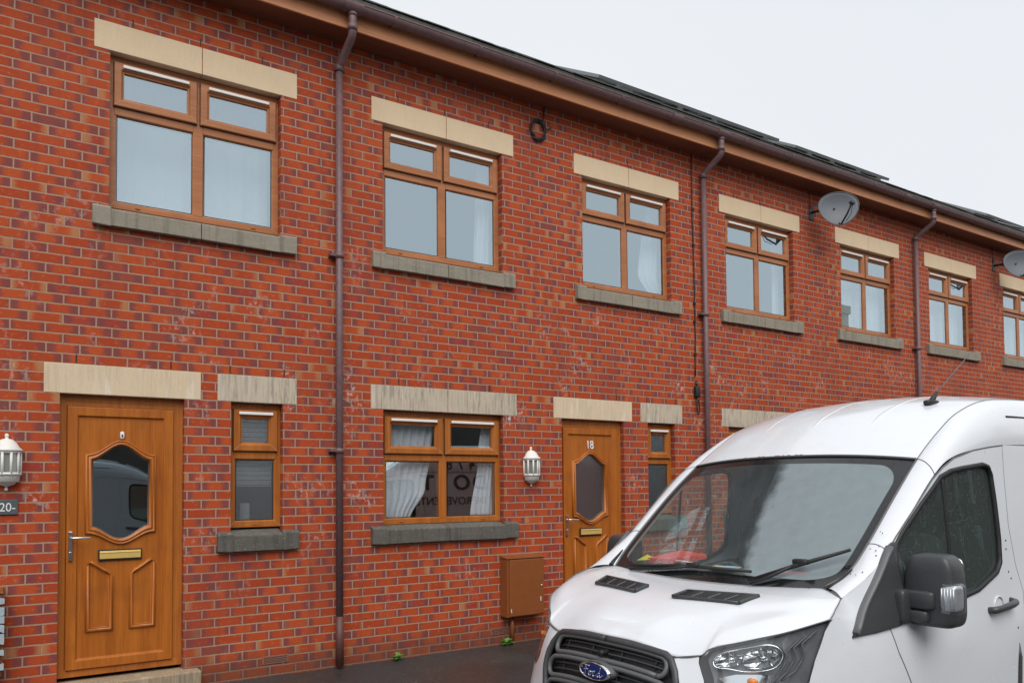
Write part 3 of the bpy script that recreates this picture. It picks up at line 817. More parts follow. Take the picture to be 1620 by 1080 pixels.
# coil of spare cable under the eaves, drop cable with a joint box
b = MB(); rg = random.Random(2); pts = []
for i in range(150):
    a = i/150*6.283*5; r = .100+.012*math.sin(i*.37)+rg.uniform(-.003, .003)
    pts.append((4.548+r*math.cos(a)*.92, -.022-.012*math.sin(i*.9), 5.42+r*math.sin(a)*1.05))
b.tube(pts, .0065, 7)
b.tube([(4.60, -.02, 5.50), (4.625, -.02, 5.58), (4.63, -.015, 5.66), (4.64, -.02, 5.70)], .008, 7)
b.tube([(4.66, -.012, 5.455), (4.70, -.02, 5.47), (4.735, -.012, 5.495)], .006, 6)
tag(b.build('cable_coil', 'cable'), 'coil of black cable hanging on the brick under the eaves', 'cable')
dc = empty('drop_cable', (6.89, 0, 0), 'black cable hanging beside the second downpipe with a small joint box', 'cable')
b = MB(); z = 5.69; pts = []
rg = random.Random(5)
while z > 2.86: pts.append((.012*math.sin(z*2.1)-.006+rg.uniform(-.003, .003), -.012, z)); z -= .12
b.tube(pts, .0075, 7)
for z in (5.0, 4.55, 3.83, 3.6, 3.2): b.box(-.018, .014, -.024, 0, z-.014, z+.014)
b.build('cable', 'cable', dc)
b = MB(); b.superbox((.0, -.03, 2.74), (.036, .03, .070), .4, 10); b.tube([(0, -.03, 2.80), (0, -.02, 2.88)], .012, 8); b.build('joint_box', 'cable', dc)
b = MB(); b.tube([(0, -.03, 2.68), (-.004, -.03, 2.58), (.002, -.03, 2.49), (.020, -.03, 2.462), (.038, -.03, 2.50), (.040, -.03, 2.58), (.022, -.03, 2.64), (.006, -.03, 2.62)], .0075, 8)
b.build('cable_tail', 'cable', dc)

def dish(bx, label):
    root = empty('satellite_dish', (bx, 0, 5.39), label, 'satellite dish', 'grey satellite dishes under the eaves')
    b = MB(); b.box(-.05, .05, -.012, 0, -.10, .10); b.tube([(0, -.01, 0), (0, -.14, -.01), (.02, -.36, -.05)], .018, 10); b.box(-.055, .055, -.25, -.17, -.05, .05)
    b.tube([(-.02, -.01, .04), (-.05, -.02, .15), (-.06, -.012, .30)], .005, 6)
    b.build('bracket', 'darkmetal', root)
    nrm = Vector((-.66, -.74, .12)).normalized()
    sx = Vector((0, 0, 1)).cross(nrm).normalized(); sz = nrm.cross(sx).normalized()
    c = Vector((.02, -.42, -.06))
    F = Matrix((sx, sz, nrm)).transposed().to_4x4(); F.translation = c
    d = MB(); rows = []
    for i in range(9):
        q = i/8; row = []
        for k in range(40):
            a = 6.283*k/40
            # rounded-triangle outline, wide at the top
            rx = .258*(1+.06*math.sin(a)); x = q*rx*math.cos(a); y = q*.235*math.sin(a)
            x *= 1+.14*(y/.235)
            row.append(F @ Vector((x, y, -.05*(1-q*q))))
        rows.append(row)
    d.grid(rows, 0, True, True)
    d.tube([F @ Vector((.258*(1+.06*math.sin(6.283*k/40))*math.cos(6.283*k/40)*(1+.14*math.sin(6.283*k/40)), .235*math.sin(6.283*k/40), 0)) for k in range(41)], .006, 6)
    d.build('reflector', 'dish', root, solid=.003)
    a = MB(); a.tube([F @ Vector((.02, -.225, 0)), F @ Vector((.07, -.14, .13)), F @ Vector((.11, -.04, .22))], .012, 8)
    a.tube([F @ Vector((.0, -.225, 0)), F @ Vector((.0, -.10, -.10)), F @ Vector((.06, .02, -.12))], .012, 8)
    a.tube([F @ Vector((.12, -.06, .22)), F @ Vector((.11, -.16, .16)), F @ Vector((.07, -.21, .06))], .004, 6)
    a.build('arm', 'darkmetal', root)
    l = MB(); l.tube([F @ Vector((.115, -.045, .24)), F @ Vector((.105, -.01, .18))], [.030, .022], 12); l.tube([F @ Vector((.12, -.065, .23)), F @ Vector((.115, -.02, .24))], .022, 10)
    l.build('receiver', 'darkmetal', root)
dish(9.238, 'grey satellite dish on the brick between two upper windows near the middle of the row')
dish(14.324, 'grey satellite dish cut by the right edge of the photo')

def weed(x, y, s, label, seed):
    rg = random.Random(seed); b = MB()
    for i in range(17):
        a = rg.uniform(0, 6.283); L = s*rg.uniform(.5, 1.); el = rg.uniform(.25, 1.2)
        d = Vector((math.cos(a)*math.cos(el), math.sin(a)*math.cos(el)*.6-.1, math.sin(el)))*L
        sd = Vector((-math.sin(a), math.cos(a), 0))*L*.26
        p0 = Vector((x, y, .0)); m_ = p0+d*.6+Vector((0, 0, .01)); e = p0+d-Vector((0, 0, L*.12))
        b.face([p0, m_+sd, e, m_-sd])
        b.face([p0+d*.3, m_+sd*1.4+d*.15, e+d*.1, m_-sd*.3])
    return tag(b.build('weed', 'leaf', None, fixn=False, solid=.001), label, 'weed', 'small weeds at the foot of the wall')
weed(2.86, -.05, .085, 'small green weed at the wall foot right of the first downpipe', 1)
weed(4.06, -.06, .095, 'small green weed by the pipe under the meter cabinet', 2)
weed(4.55, -.07, .10, 'small green weed at the wall foot beside the van bumper', 3)

b = MB(); b.box(1.40, 1.78, .170, .176, 1.62, 2.30)
for k in range(16): b.box(1.40, 1.78, .168, .171, 1.63+k*.042, 1.634+k*.042, 1)
tag(b.build('blind', ['blind', 'room']), 'pale blind covering the upper half of the small window beside door 20', 'blind')
b = MB(); b.lathe([(0, 0), (.042, 0), (.043, .005), (.042, .185), (.038, .19), (0, .185)], 1.525, .182, 1.286, 24)
tag(b.build('candle', 'candle'), 'white pillar candle behind the small window beside door 20', 'candle')

# solar panels near the eaves
def panel(x0, x1, y0, label):
    al = R(30); z0 = 5.935+(y0+.345)*math.tan(al)+.172
    root = empty('solar_panel', (x0, y0, z0), label, 'solar panel', 'dark solar panels on the roof'); root.rotation_euler = (al, 0, 0)
    w = x1-x0
    b = MB(); b.ringframe(0, w, 0, 1.0, [(0, -.038), (0, 0), (.03, 0), (.03, -.006)])   # ring in xz then laid flat
    for i, (x, y, z) in enumerate(b.v): b.v[i] = (x, z, y)
    b.build('frame', 'alu', root)
    g = MB(); g.box(.01, w-.01, .01, .99, -.034, -.006); g.build('cells', 'panel', root)
    for x in (.3, w-.3):
        r_ = MB(); r_.box(x-.02, x+.02, -.06, 1.0, -.085, -.039); r_.build('mounting_rail', 'alu', root)
panel(5.60, 7.22, .205, 'dark solar panel on the roof, leftmost of the panels')
panel(7.24, 8.858, .205, 'dark solar panel whose right end overhangs the gap between the two arrays')
panel(9.245, 10.38, .225, 'dark solar panel just right of the gap between the two arrays')
panel(10.40, 11.538, .205, 'dark solar panel at the right end of the stepped pair')
panel(14.6, 16.2, .205, 'dark solar panel farthest along the roof')

# ------------------------------------------------------------------ ground
b = MB()
b.face([(-40, .0, -.002), (60, .0, -.002), (60, -2.0, -.085), (-40, -2.0, -.085)]); b.face([(-40, .3, -.002), (60, .3, -.002), (60, 0, -.002), (-40, 0, -.002)])
tag(b.build('pavement', 'tarmac', None, fixn=False), kind='structure')
b = MB(); b.box(-40, 60, -2.13, -2.0, -.4, -.083); tag(b.build('kerb', 'kerb', None, bevel=.012), kind='structure')
b = MB()
b.face([(-400, -2.13, -.215), (400, -2.13, -.215), (400, -3.0, -.257), (-400, -3.0, -.257)])
b.face([(-400, -3.0, -.257), (400, -3.0, -.257), (400, -400, -.262), (-400, -400, -.262)])
b.face([(-400, 400, -.35), (400, 400, -.35), (400, -2.05, -.35), (-400, -2.05, -.35)])
tag(b.build('road', 'road', None, fixn=False), kind='structure')

# ------------------------------------------------------------------ the van
class TPS:
    def __init__(s, pts, sm=1e-4):
        p = np.array(pts, float); s.x = p[:, :2]; n = len(p)
        K = s.k(s.x, s.x)+sm*np.eye(n); P = np.c_[np.ones(n), s.x]
        A = np.block([[K, P], [P.T, np.zeros((3, 3))]]); s.w = np.linalg.solve(A, np.r_[p[:, 2], 0, 0, 0])
    def k(s, a, b):
        r2 = ((a[:, None]-b[None])**2).sum(-1); return .5*r2*np.log(r2+1e-12)
    def __call__(s, a, b):
        q = np.array([[a, b]]); return float((s.k(q, s.x) @ s.w[:-3]+s.w[-3]+q @ s.w[-2:])[0])
FRONT = [(0, 1.07, .115), (.22, 1.068, .125), (.44, 1.05, .156), (.60, 1.07, .205), (.75, 1.142, .33), (.865, 1.185, .45), (.957, 1.237, .634),
 (0, .9, .045), (.25, .9, .055), (.45, .9, .09), (.62, .9, .16), (.78, .9, .27), (.9, .9, .42), (.965, .9, .60),
 (0, .75, .025), (.25, .75, .035), (.45, .75, .065), (.62, .75, .125), (.78, .75, .22), (.9, .75, .37), (.975, .75, .58),
 (0, .5, .0), (.3, .5, .01), (.6, .5, .08), (.8, .5, .19), (.93, .5, .36), (.985, .5, .58),
 (0, .25, .03), (.3, .25, .04), (.6, .25, .11), (.8, .25, .22), (.93, .25, .4), (.98, .25, .6), (.75, 1.04, .30), (.88, 1.04, .42), (.963, 1.05, .61)]
S_ = TPS(FRONT+[(-t, z, s) for t, z, s in FRONT if t > 0])
SIDE = [(.602, 1.182, .951), (.542, 1.052, .935), (.504, .961, .926), (.58, .8, .96), (.65, 1.24, .955), (.65, 1.0, .975), (.65, .7, .985), (.65, .4, .98), (.8, 1.31, .92), (.8, 1.2, .965), (.8, 1.0, 1.0), (.8, .7, 1.01), (.8, .4, 1.0),
 (1.0, 1.41, .94), (1.0, 1.25, .975), (1.0, 1.0, 1.015), (1.0, .7, 1.022), (1.0, .4, 1.0), (1.2, 1.52, .935), (1.2, 1.35, .97), (1.2, 1.1, 1.015), (1.2, .8, 1.025), (1.2, .45, 1.01)]
for s in (1.7, 2.4, 3.5, 5.5):
    SIDE += [(s, z, t) for z, t in ((.35, .99), (.6, 1.015), (.85, 1.025), (1.05, 1.030), (1.15, 1.016), (1.35, .995), (1.55, .98), (1.75, .962), (1.92, .945), (2.09, .932))]
T_ = TPS(SIDE)
def Vn(s, t, z): return (s, -t, z)                 # van axes: back, near side, up
def cr(p, q):                                      # Catmull-Rom through rows of points
    n = len(p); q = q*(n-1); i = min(int(q), n-2); f = q-i
    P = [Vector(p[max(0, min(n-1, i+k))]) for k in (-1, 0, 1, 2)]
    if i == 0: P[0] = P[1]*2-P[2]
    if i == n-2: P[3] = P[2]*2-P[1]
    return .5*((2*P[1])+(P[2]-P[0])*f+(2*P[0]-5*P[1]+4*P[2]-P[3])*f*f+(3*P[1]-P[0]-3*P[2]+P[3])*f**3)
def patch(ctrl, nu, nv):
    out = []
    for i in range(nv+1):
        row = [cr([r[j] for r in ctrl], i/nv) for j in range(len(ctrl[0]))]
        out.append([cr(row, k/nu) for k in range(nu+1)])
    return out
def stv(P): return [[Vn(*p) for p in r] for r in P]
def mir(P): return [[(p[0], -p[1], p[2]) for p in r] for r in P]
def surf_poly(b, outer, holes, f, order, cut, sides=(1, -1), m=0):
    """outline in 2-D, cut into a fine net, laid onto a height surface"""
    loops = [outer]+list(holes)
    tri = tessellate_polygon([[Vector((x, y, 0)) for x, y in l] for l in loops])
    pts = [p for l in loops for p in l]
    bm = bmesh.new(); vs = [bm.verts.new((x, y, 0)) for x, y in pts]
    for t in tri:
        try: bm.faces.new([vs[i] for i in t])
        except ValueError: pass
    xs = [p[0] for p in pts]; ys = [p[1] for p in pts]
    for ax, lo, hi in ((0, min(xs), max(xs)), (1, min(ys), max(ys))):
        n = int((hi-lo)/cut)
        for i in range(1, n+1):
            c = lo+(hi-lo)*i/(n+1)
            bmesh.ops.bisect_plane(bm, geom=bm.verts[:]+bm.edges[:]+bm.faces[:], dist=1e-6, plane_co=(c, c, 0), plane_no=(1, 0, 0) if ax == 0 else (0, 1, 0))
    bmesh.ops.triangulate(bm, faces=bm.faces[:])
    bm.verts.index_update()
    for sg in sides:
        base = len(b.v)
        for v in bm.verts:
            h = f(v.co.x, v.co.y)
            b.v.append(Vn(v.co.x, sg*h, v.co.y) if order == 'side' else Vn(h, sg*v.co.x, v.co.y))
        for fc in bm.faces:
            b.f.append(tuple(base+v.index for v in fc.verts)); b.mi.append(m); b.uv.append(None); b.sm.append(True)
    bm.free()
def on_side(pts, off=0., sg=1): return [Vn(s, sg*(T_(s, z)+off), z) for s, z in pts]
def dense(pts, step=.04, close=False):
    out = []; n = len(pts)
    for i in range(n if close else n-1):
        a, c = Vector(pts[i]), Vector(pts[(i+1) % n]); k = max(1, int((c-a).length/step))
        out += [tuple(a+(c-a)*j/k) for j in range(k)]
    return out if close else out+[tuple(pts[-1])]

HL = [(.957, 1.231), (.86, 1.181), (.751, 1.143), (.626, 1.110), (.596, 1.093), (.572, 1.064), (.566, 1.032), (.604, .955), (.63, .86), (.70, .805), (.85, .82), (.905, .87), (.926, .961), (.935, 1.052), (.951, 1.182)]
GR = [(.437, 1.034), (.476, .983), (.497, .933), (.505, .85), (.485, .75), (.43, .66), (.38, .62)]
GT = [(0, 1.079), (.10, 1.078), (.185, 1.075), (.3, 1.068), (.393, 1.057), (.437, 1.034)]

def make_van(loc, rz, paint, label, cabin=True):
    root = empty('panel_van', loc, label, 'van', None, rz)
    # --- bonnet
    ts = (0, .22, .437, .567, .61, .751, .86, .957); zs = (1.083, 1.078, 1.042, 1.062, 1.098, 1.146, 1.184, 1.235)
    r0 = [(S_(t, z), t, z) for t, z in zip(ts, zs)]
    r0[0] = (.118, 0, 1.083)
    r1 = [(.200, 0, 1.150), (.208, .22, 1.147), (.240, .43, 1.126), (.275, .555, 1.137), (.305, .60, 1.160), (.41, .735, 1.208), (.52, .85, 1.235), (.665, .952, 1.254)]
    r2 = [(.32, 0, 1.212), (.328, .21, 1.211), (.36, .40, 1.206), (.395, .52, 1.212), (.43, .575, 1.222), (.52, .705, 1.249), (.61, .825, 1.270), (.70, .943, 1.276)]
    r3 = [(.52, 0, 1.270), (.525, .2, 1.272), (.54, .38, 1.275), (.57, .48, 1.281), (.60, .54, 1.287), (.66, .665, 1.299), (.71, .79, 1.308), (.745, .93, 1.294)]
    r4 = [(.835, 0, 1.310), (.840, .2, 1.312), (.855, .36, 1.317), (.865, .46, 1.321), (.875, .53, 1.325), (.888, .65, 1.331), (.893, .755, 1.335), (.790, .912, 1.312)]
    near = patch([r0, r1, r2, r3, r4], 40, 30)
    b = MB(); full = [[Vn(p[0], -p[1], p[2]) for p in reversed(r[1:])]+[Vn(*p) for p in r] for r in near]
    b.grid(full); bonnet = b.build('bonnet', paint, root, solid=.012)
    if bonnet.data.polygons[len(bonnet.data.polygons)//2].normal.z < 0: bonnet.data.flip_normals()
    flat = [Vector(p) for r in near for p in r]
    def bonz(s, t): return min(flat, key=lambda p: (p.x-s)**2+(p.y-abs(t))**2).z
    # two intake vents set into the bonnet
    for sg in (1, -1):
        v = MB()
        q = [(.461, .141), (.516, .532), (.633, .562), (.569, .149)]
        def at(a, c, dz):
            p = [q[i][k]*w_ for k in (0, 1) for i, w_ in ()]  # unused
            s_ = (1-a)*(1-c)*q[0][0]+a*(1-c)*q[1][0]+a*c*q[2][0]+(1-a)*c*q[3][0]
            t_ = (1-a)*(1-c)*q[0][1]+a*(1-c)*q[1][1]+a*c*q[2][1]+(1-a)*c*q[3][1]
            return Vn(s_, sg*t_, bz[0]*(1-a)*(1-c)+bz[1]*a*(1-c)+bz[2]*a*c+bz[3]*(1-a)*c+dz)
        bz = [bonz(*x)+.004 for x in q]
        v.grid([[at(i/8, j/4, .001) for i in range(9)] for j in range(5)], 0)
        def bar(a0, c0, a1, c1, w_, m):
            v.tube([at(a0+(a1-a0)*k/6, c0+(c1-c0)*k/6, .005) for k in range(7)], w_, 6, m)
        for l in (((0, 0), (1, 0)), ((1, 0), (1, 1)), ((1, 1), (0, 1)), ((0, 1), (0, 0))): bar(*l[0], *l[1], .010, 1)
        for k in range(1, 7): bar(.03, k/7, .97, k/7, .0035, 1)
        for k in (.25, .5, .75): bar(k, .02, k, .98, .0045, 2)
        v.build('bonnet_vent', ['black', 'trim', 'trim_grey'], root)
    # --- windscreen and roof
    def arch(c, e, n=12, pw=2.4, half=False):
        out = []
        for k in range(-n if not half else 0, n+1):
            a = k/n; w_ = abs(a)**pw
            out.append((c[0]+(e[0]-c[0])*w_, e[1]*a, c[2]+(e[2]-c[2])*w_))
        return out
    WS = [((.838, 0, 1.313), (.893, .757, 1.338)), ((.965, 0, 1.428), (1.02, .812, 1.412)), ((1.135, 0, 1.585), (1.18, .822, 1.545)), ((1.41, 0, 1.825), (1.47, .813, 1.79)), ((1.665, 0, 2.030), (1.735, .798, 1.990))]
    sc = patch([arch(c, e) for c, e in WS], 48, 30)
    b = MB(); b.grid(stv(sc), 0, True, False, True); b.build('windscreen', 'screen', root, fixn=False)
    RF = [((1.662, 0, 2.034), (1.732, .800, 1.994)), ((1.90, 0, 2.195), (1.99, .790, 2.154)), ((2.15, 0, 2.330), (2.244, .785, 2.281)), ((2.55, 0, 2.435), (2.612, .783, 2.374)), ((3.2, 0, 2.480), (3.2, .780, 2.405)), ((4.3, 0, 2.485), (4.3, .780, 2.41)), ((5.5, 0, 2.47), (5.5, .780, 2.40))]
    rf = patch([arch(c, e, pw=2.2) for c, e in RF], 40, 60)
    b = MB(); b.grid(stv(rf))
    for t0 in (-.40, .0, .40):                     # pressed ribs in the roof skin
        ln = []
        for r in rf:
            p = min(r, key=lambda p: abs(p[1]-t0*(1 if p[0] > 1.9 else .9)))
            if p[0] > 1.78: ln.append(Vn(p[0], p[1], p[2]-.0035))
        if len(ln) > 3: b.tube(ln, [min(.0052, .0002+.00045*k) for k in range(len(ln))], 8, 0, True, 3.5)
    roof = b.build('roof', paint, root)
    seal = MB()
    seal.tube([Vn(p[0]-.004, p[1], p[2]+.004) for p in sc[-1]], .008, 6)
    for sg in (1, -1):
        seal.tube([Vn(r[-1 if sg > 0 else 0][0], r[-1 if sg > 0 else 0][1]+sg*.004, r[-1 if sg > 0 else 0][2]+.003) for r in sc], .007, 6)
    seal.build('windscreen_seal', 'trim_grey', root)
    # --- pillar and roof rail, one strip each side from bonnet corner to tail
    I = [(.893, .760, 1.337), (1.02, .816, 1.414), (1.18, .827, 1.547), (1.47, .818, 1.792), (1.735, .803, 1.992), (1.99, .793, 2.152), (2.244, .788, 2.279), (2.612, .786, 2.372), (3.2, .783, 2.402), (4.3, .783, 2.407), (5.5, .783, 2.398)]
    O = [(.790, .915, 1.312), (.985, .936, 1.403), (1.172, .935, 1.511), (1.40, .934, 1.70), (1.66, .933, 1.905), (1.852, .932, 1.998), (2.15, .932, 2.052), (2.55, .932, 2.085), (3.2, .932, 2.09), (4.3, .932, 2.09), (5.5, .932, 2.09)]
    bl = [.018, .020, .018, .016, .020, .035, .050, .060, .062, .062, .062]
    st = []
    for i, o, k in zip(I, O, bl):
        i, o = Vector(i), Vector(o); nn = Vector((-.25 if i.x < 1.8 else 0, .62, .72))*k
        st.append([i, i*.84+o*.16+nn*.62, i*.62+o*.38+nn*1.0, i*.34+o*.66+nn*.92, i*.12+o*.88+nn*.42, o])
    ps = patch(st, 12, 70)
    for sg, nm in ((1, 'side_pillar'), (-1, 'side_pillar')):
        b = MB(); b.grid([[Vn(p[0], sg*p[1], p[2]) for p in r] for r in ps]); b.build(nm, paint, root)
    d = MB()
    for sg in (1, -1):
        d.tube([Vn(p[0], sg*(p[1]-.001), p[2]+.000) for p in [r[0] for r in ps] if p[0] > 1.73], .0035, 6)
        d.tube([Vn(p[0], sg*p[1], p[2]) for p in r4[-2:]], .004, 6)
        q = ps[22]
        d.tube([Vn(p[0], sg*p[1], p[2]) for p in ps[14]], .003, 6)
        d.tube([Vn(p[0], sg*p[1], p[2]) for p in ps[28]], .003, 6)
        d.tube([Vn(p[0], sg*(p[1]+.002), p[2]+.002) for p in [r[-1] for r in near]], .0025, 6)
    d.tube([Vn(p[0]-.003, sg2*p[1], p[2]-.002) for sg2 in (-1,) for p in near[0][::-1]]+[Vn(p[0]-.003, p[1], p[2]-.002) for p in near[0]], .003, 6)
    d.build('panel_gap', 'gap', root)
    # --- wings
    arcw = [(1.02+.44*math.cos(a), .345+.44*math.sin(a)) for a in [math.pi*(k/14) for k in range(15)]]
    FEN = [(.634, 1.232), (.665, 1.252), (.72, 1.283), (.790, 1.312), (.985, 1.403), (1.172, 1.511), (1.172, 1.443), (1.056, 1.158), (1.102, 1.034), (1.198, .87), (1.30, .70), (1.42, .55)]+[(x, z) for x, z in arcw if x < 1.42 and z > .36]+[(.60, .36), (.60, .94), (.506, .958), (.540, 1.052), (.600, 1.182)]
    for sg in (1, -1):
        b = MB(); surf_poly(b, FEN, [], lambda s, z: T_(s, z), 'side', .05, (sg,)); b.build('wing', paint, root)
    # swage over the wheel
    # --- doors
    DF = [(1.172, 1.511), (1.251, 1.581), (1.40, 1.70), (1.609, 1.874), (1.66, 1.905), (1.725, 1.943), (1.852, 1.996), (2.082, 2.043), (2.30, 2.067), (2.47, 2.081)]
    DR = [(2.44, 1.85), (2.416, 1.608), (2.45, 1.384), (2.505, 1.216), (2.475, 1.056), (2.502, .923), (2.48, .45)]
    DB = [(1.50, .45), (1.40, .58), (1.30, .70), (1.200, .87), (1.104, 1.034), (1.058, 1.158), (1.172, 1.443)]
    WN = [(1.215, 1.21), (1.225, 1.46), (1.252, 1.548), (1.302, 1.595), (1.50, 1.752), (1.691, 1.889), (1.80, 1.922), (1.93, 1.939), (2.181, 1.962), (2.248, 1.950), (2.274, 1.905), (2.280, 1.75), (2.276, 1.53), (2.258, 1.40), (2.20, 1.348), (1.95, 1.268), (1.60, 1.220)]
    for sg in (1, -1):
        b = MB(); surf_poly(b, DF+DR+DB, [WN], lambda s, z: T_(s, z)+.001, 'side', .06, (sg,)); dr_ = b.build('door', paint, root)
        g = MB(); surf_poly(g, offset_poly(WN, .006), [], lambda s, z: T_(s, z)-.012, 'side', .10, (sg,)); g.build('door_glass', 'vglass', dr_)
        k = MB(); k.tube(on_side(dense(WN, .03, True)+[WN[0]], -.002, sg), .015, 8)
        k.tube(on_side(dense([(1.722, 1.90), (1.705, 1.225)], .05), -.010, sg), .010, 8); k.build('window_seal', 'black', dr_)
        c = MB(); c.tube(on_side(dense(DF, .03), .0012, sg), .0040, 6); c.tube(on_side(dense([DF[-1]]+DR, .04), .0000, sg), .0024, 6); c.tube(on_side(dense(DB[1:], .03), .0003, sg), .0028, 6)
        c.build('door_gap', 'gap', dr_)
        h = MB()
        hp = [(2.045, 1.148, -.002), (2.055, 1.15, .030), (2.10, 1.154, .040), (2.25, 1.166, .042), (2.31, 1.172, .034), (2.325, 1.176, -.002)]
        h.tube([Vn(s, sg*(T_(s, z)+o), z) for s, z, o in hp], [.018, .020, .019, .020, .022, .022], 12, 0, True, .8)
        h.build('door_handle', 'trim', dr_)
        h = MB(); h.tube([Vn(2.17+.052*math.cos(6.283*i/24), sg*(T_(2.17, 1.165)+.002), 1.165+.050*math.sin(6.283*i/24)) for i in range(25)], .004, 6)
        h.build('handle_recess', paint, dr_)
        # rear of the body
        b = MB(); BOD = [(2.47, 2.0835), (5.5, 2.0885), (5.5, .40), (2.485, .40)]+DR[::-1]
        surf_poly(b, BOD, [], lambda s, z: T_(s, z), 'side', .12, (sg,)); b.build('side_panel', paint, root)
        e = MB(); e.tube([Vn(2.60, sg*.905, 2.262), Vn(3.4, sg*.908, 2.27), Vn(5.4, sg*.908, 2.27)], .006, 6)
        e.build('roof_moulding', 'black', root)
        if sg > 0:
            e = MB(); surf_poly(e, [(2.385, .93), (2.425, .845), (2.425, .62), (2.37, .62), (2.375, .80)], [], lambda s, z: T_(s, z)+.004, 'side', .1, (1,)); 
            e.build('fuel_flap', 'trim', root, solid=.004)
    # sails and mirrors
    for sg in (1, -1):
        SL = [(.766, 1.141), (.90, 1.273), (1.03, 1.402), (1.172, 1.543), (1.215, 1.562), (1.245, 1.556), (1.250, 1.331), (1.235, 1.205), (1.139, 1.161), (.95, 1.146)]
        b = MB(); surf_poly(b, SL, [], lambda s, z: T_(s, z)+.012, 'side', .05, (sg,)); sl = b.build('mirror_sail', 'trim', root, solid=.014)
        b = MB(); b.tube(on_side(dense([(.785, 1.155), (1.03, 1.398), (1.18, 1.54)], .05), .012, sg), .010, 8, 0, True, 2.2); b.build('sail_edge', 'trim_grey', sl)
        def tap(p):
            z = p[2]; k = 1-.16*max(0, z)**1.5; x = p[0]*(1-.25*max(0, p[0]))
            y = p[1]*k if p[1]*sg > 0 else p[1]*(k-.06*max(0, z))
            return [x, y-sg*(-.10*0), z]
        m_ = MB(); m_.superbox((1.30, -sg*1.105, 1.330), (.085, .128, .178), .34, 20, 0, tap); mo = m_.build('mirror', 'trim', root)
        a = MB(); a.superbox((1.258, -sg*1.045, 1.285), (.070, .10, .046), .28, 14); a.superbox((1.245, -sg*1.03, 1.205), (.060, .085, .030), .3, 14)
        a.superbox((1.175, -sg*1.0, 1.25), (.045, .035, .085), .4, 12); a.build('mirror_arm', 'trim', mo)
        l = MB(); l.superbox((1.252, -sg*1.208, 1.302), (.052, .046, .076), .36, 12); l.build('repeater_lamp', 'lens', mo)
        l = MB(); l.superbox((1.262, -sg*1.200, 1.302), (.050, .040, .064), .36, 10); 
        for q_ in range(5): l.tube([Vn(1.215+.0, sg*(1.175+q_*.014), 1.25), Vn(1.215, sg*(1.175+q_*.014), 1.352)], .004, 6)
        l.superbox((1.235, -sg*1.215, 1.292), (.018, .012, .012), .7, 8, 1)
        l.build('repeater_reflector', ['repeater', 'amber'], mo)
        g = MB(); g.superbox((1.372, -sg*1.105, 1.34), (.006, .105, .15), .3, 12); g.build('mirror_glass', 'chrome', mo)
    # --- front end
    FA = [(.437, 1.034), (.50, 1.046), (.563, 1.058)]+HL[6:8]+[(.63, .86), (.70, .805), (.85, .82), (.905, .87), (.926, .958), (.966, .94), (.976, .7), (.982, .45), (.975, .30)]
    poly = FA+[(.6, .24), (0, .22), (-.6, .24)]+[(-t, z) for t, z in FA[::-1]]+[(-t, z) for t, z in GR[1:]]+[(0, .615)]+[(t, z) for t, z in GR[:0:-1]]
    b = MB(); surf_poly(b, poly, [], lambda t, z: S_(t, z), 'front', .05, (1,)); b.build('bumper', paint, root)
    for sg in (1, -1):
        k = MB(); k.tube([Vn(S_(t, z)-.001, sg*t, z) for t, z in dense([(.437, 1.036), (.50, 1.048), (.563, 1.060)], .02)], .004, 6); k.build('bumper_gap', 'gap', root)
    # grille
    full_g = [(t, z) for t, z in GT]+GR[1:]+[(0, .615)]+[(-t, z) for t, z in GR[:0:-1]]+[(-t, z) for t, z in GT[:0:-1]]
    b = MB(); surf_poly(b, full_g, [], lambda t, z: S_(t, z)+.045, 'front', .06, (1,)); gr = b.build('grille', 'black', root)
    k = MB(); k.tube([Vn(S_(t, z)+.006, t, z) for t, z in dense(offset_poly(full_g, -.016), .03, True)]+[Vn(S_(*offset_poly(full_g, -.016)[0])+.006, *offset_poly(full_g, -.016)[0])], .020, 8); k.build('grille_frame', 'trim', gr)
    def stadium(hw, z0, z1, slope=.0, n=8):
        zc, r = (z0+z1)/2, (z1-z0)/2; P = []
        for i in range(n+1): a = -math.pi/2+math.pi*i/n; P.append((hw-r+r*math.cos(a), zc+r*math.sin(a)))
        for i in range(n+1): a = math.pi/2+math.pi*i/n; P.append((-hw+r+r*math.cos(a), zc+r*math.sin(a)))
        return [(t, z-.035*(abs(t)/.45)**3) for t, z in dense(P, .05, True)]
    for hw, z0, z1 in ((.412, .962, 1.046), (.445, .838, .938), (.452, .716, .814)):
        k = MB(); P = stadium(hw, z0, z1); P.append(P[0])
        k.tube([Vn(S_(t, z)+.010, t, z) for t, z in P], .0135, 8); k.build('grille_bar', 'trim_grey', gr)
        k = MB()
        for q in (.34, .66):
            zz = z0+(z1-z0)*q
            k.tube([Vn(S_(t, zz)+.026, t, zz-.035*(abs(t)/.45)**3) for t in [(-1+2*i/20)*(hw-.02) for i in range(21)]], .0055, 6)
        for t in (-.33, -.11, .11, .33): k.tube([Vn(S_(t, z0)+.034, t, z0), Vn(S_(t, z1)+.034, t, z1)], .004, 6)
        k.build('grille_slat', 'trim', gr)
    k = MB(); k.lathe([(0, -.03), (.014, -.03), (.016, -.02), (.016, .02)], S_(0, 1.0)+.005, -.01, .998, 14, axis='x'); k.build('grille_button', 'black', gr)
    # oval badge
    bc = Vector(Vn(.022, .045-.045, .910)); hw, hh = .112, .044
    def el(q, dx): return [(bc.x+dx, bc.y+hw*q*math.cos(6.283*i/40), bc.z+hh*q*math.sin(6.283*i/40)) for i in range(40)]
    k = MB(); k.grid([el(1.12, .06), el(1.12, .03), el(1.06, .012)], 0, True, True); k.build('badge_mount', 'trim_grey', gr)
    k = MB(); k.grid([el(1.05, .014), el(1.03, .0), el(.96, -.005), el(.90, .001)], 0, True, True); k.build('badge_rim', 'refl', gr)
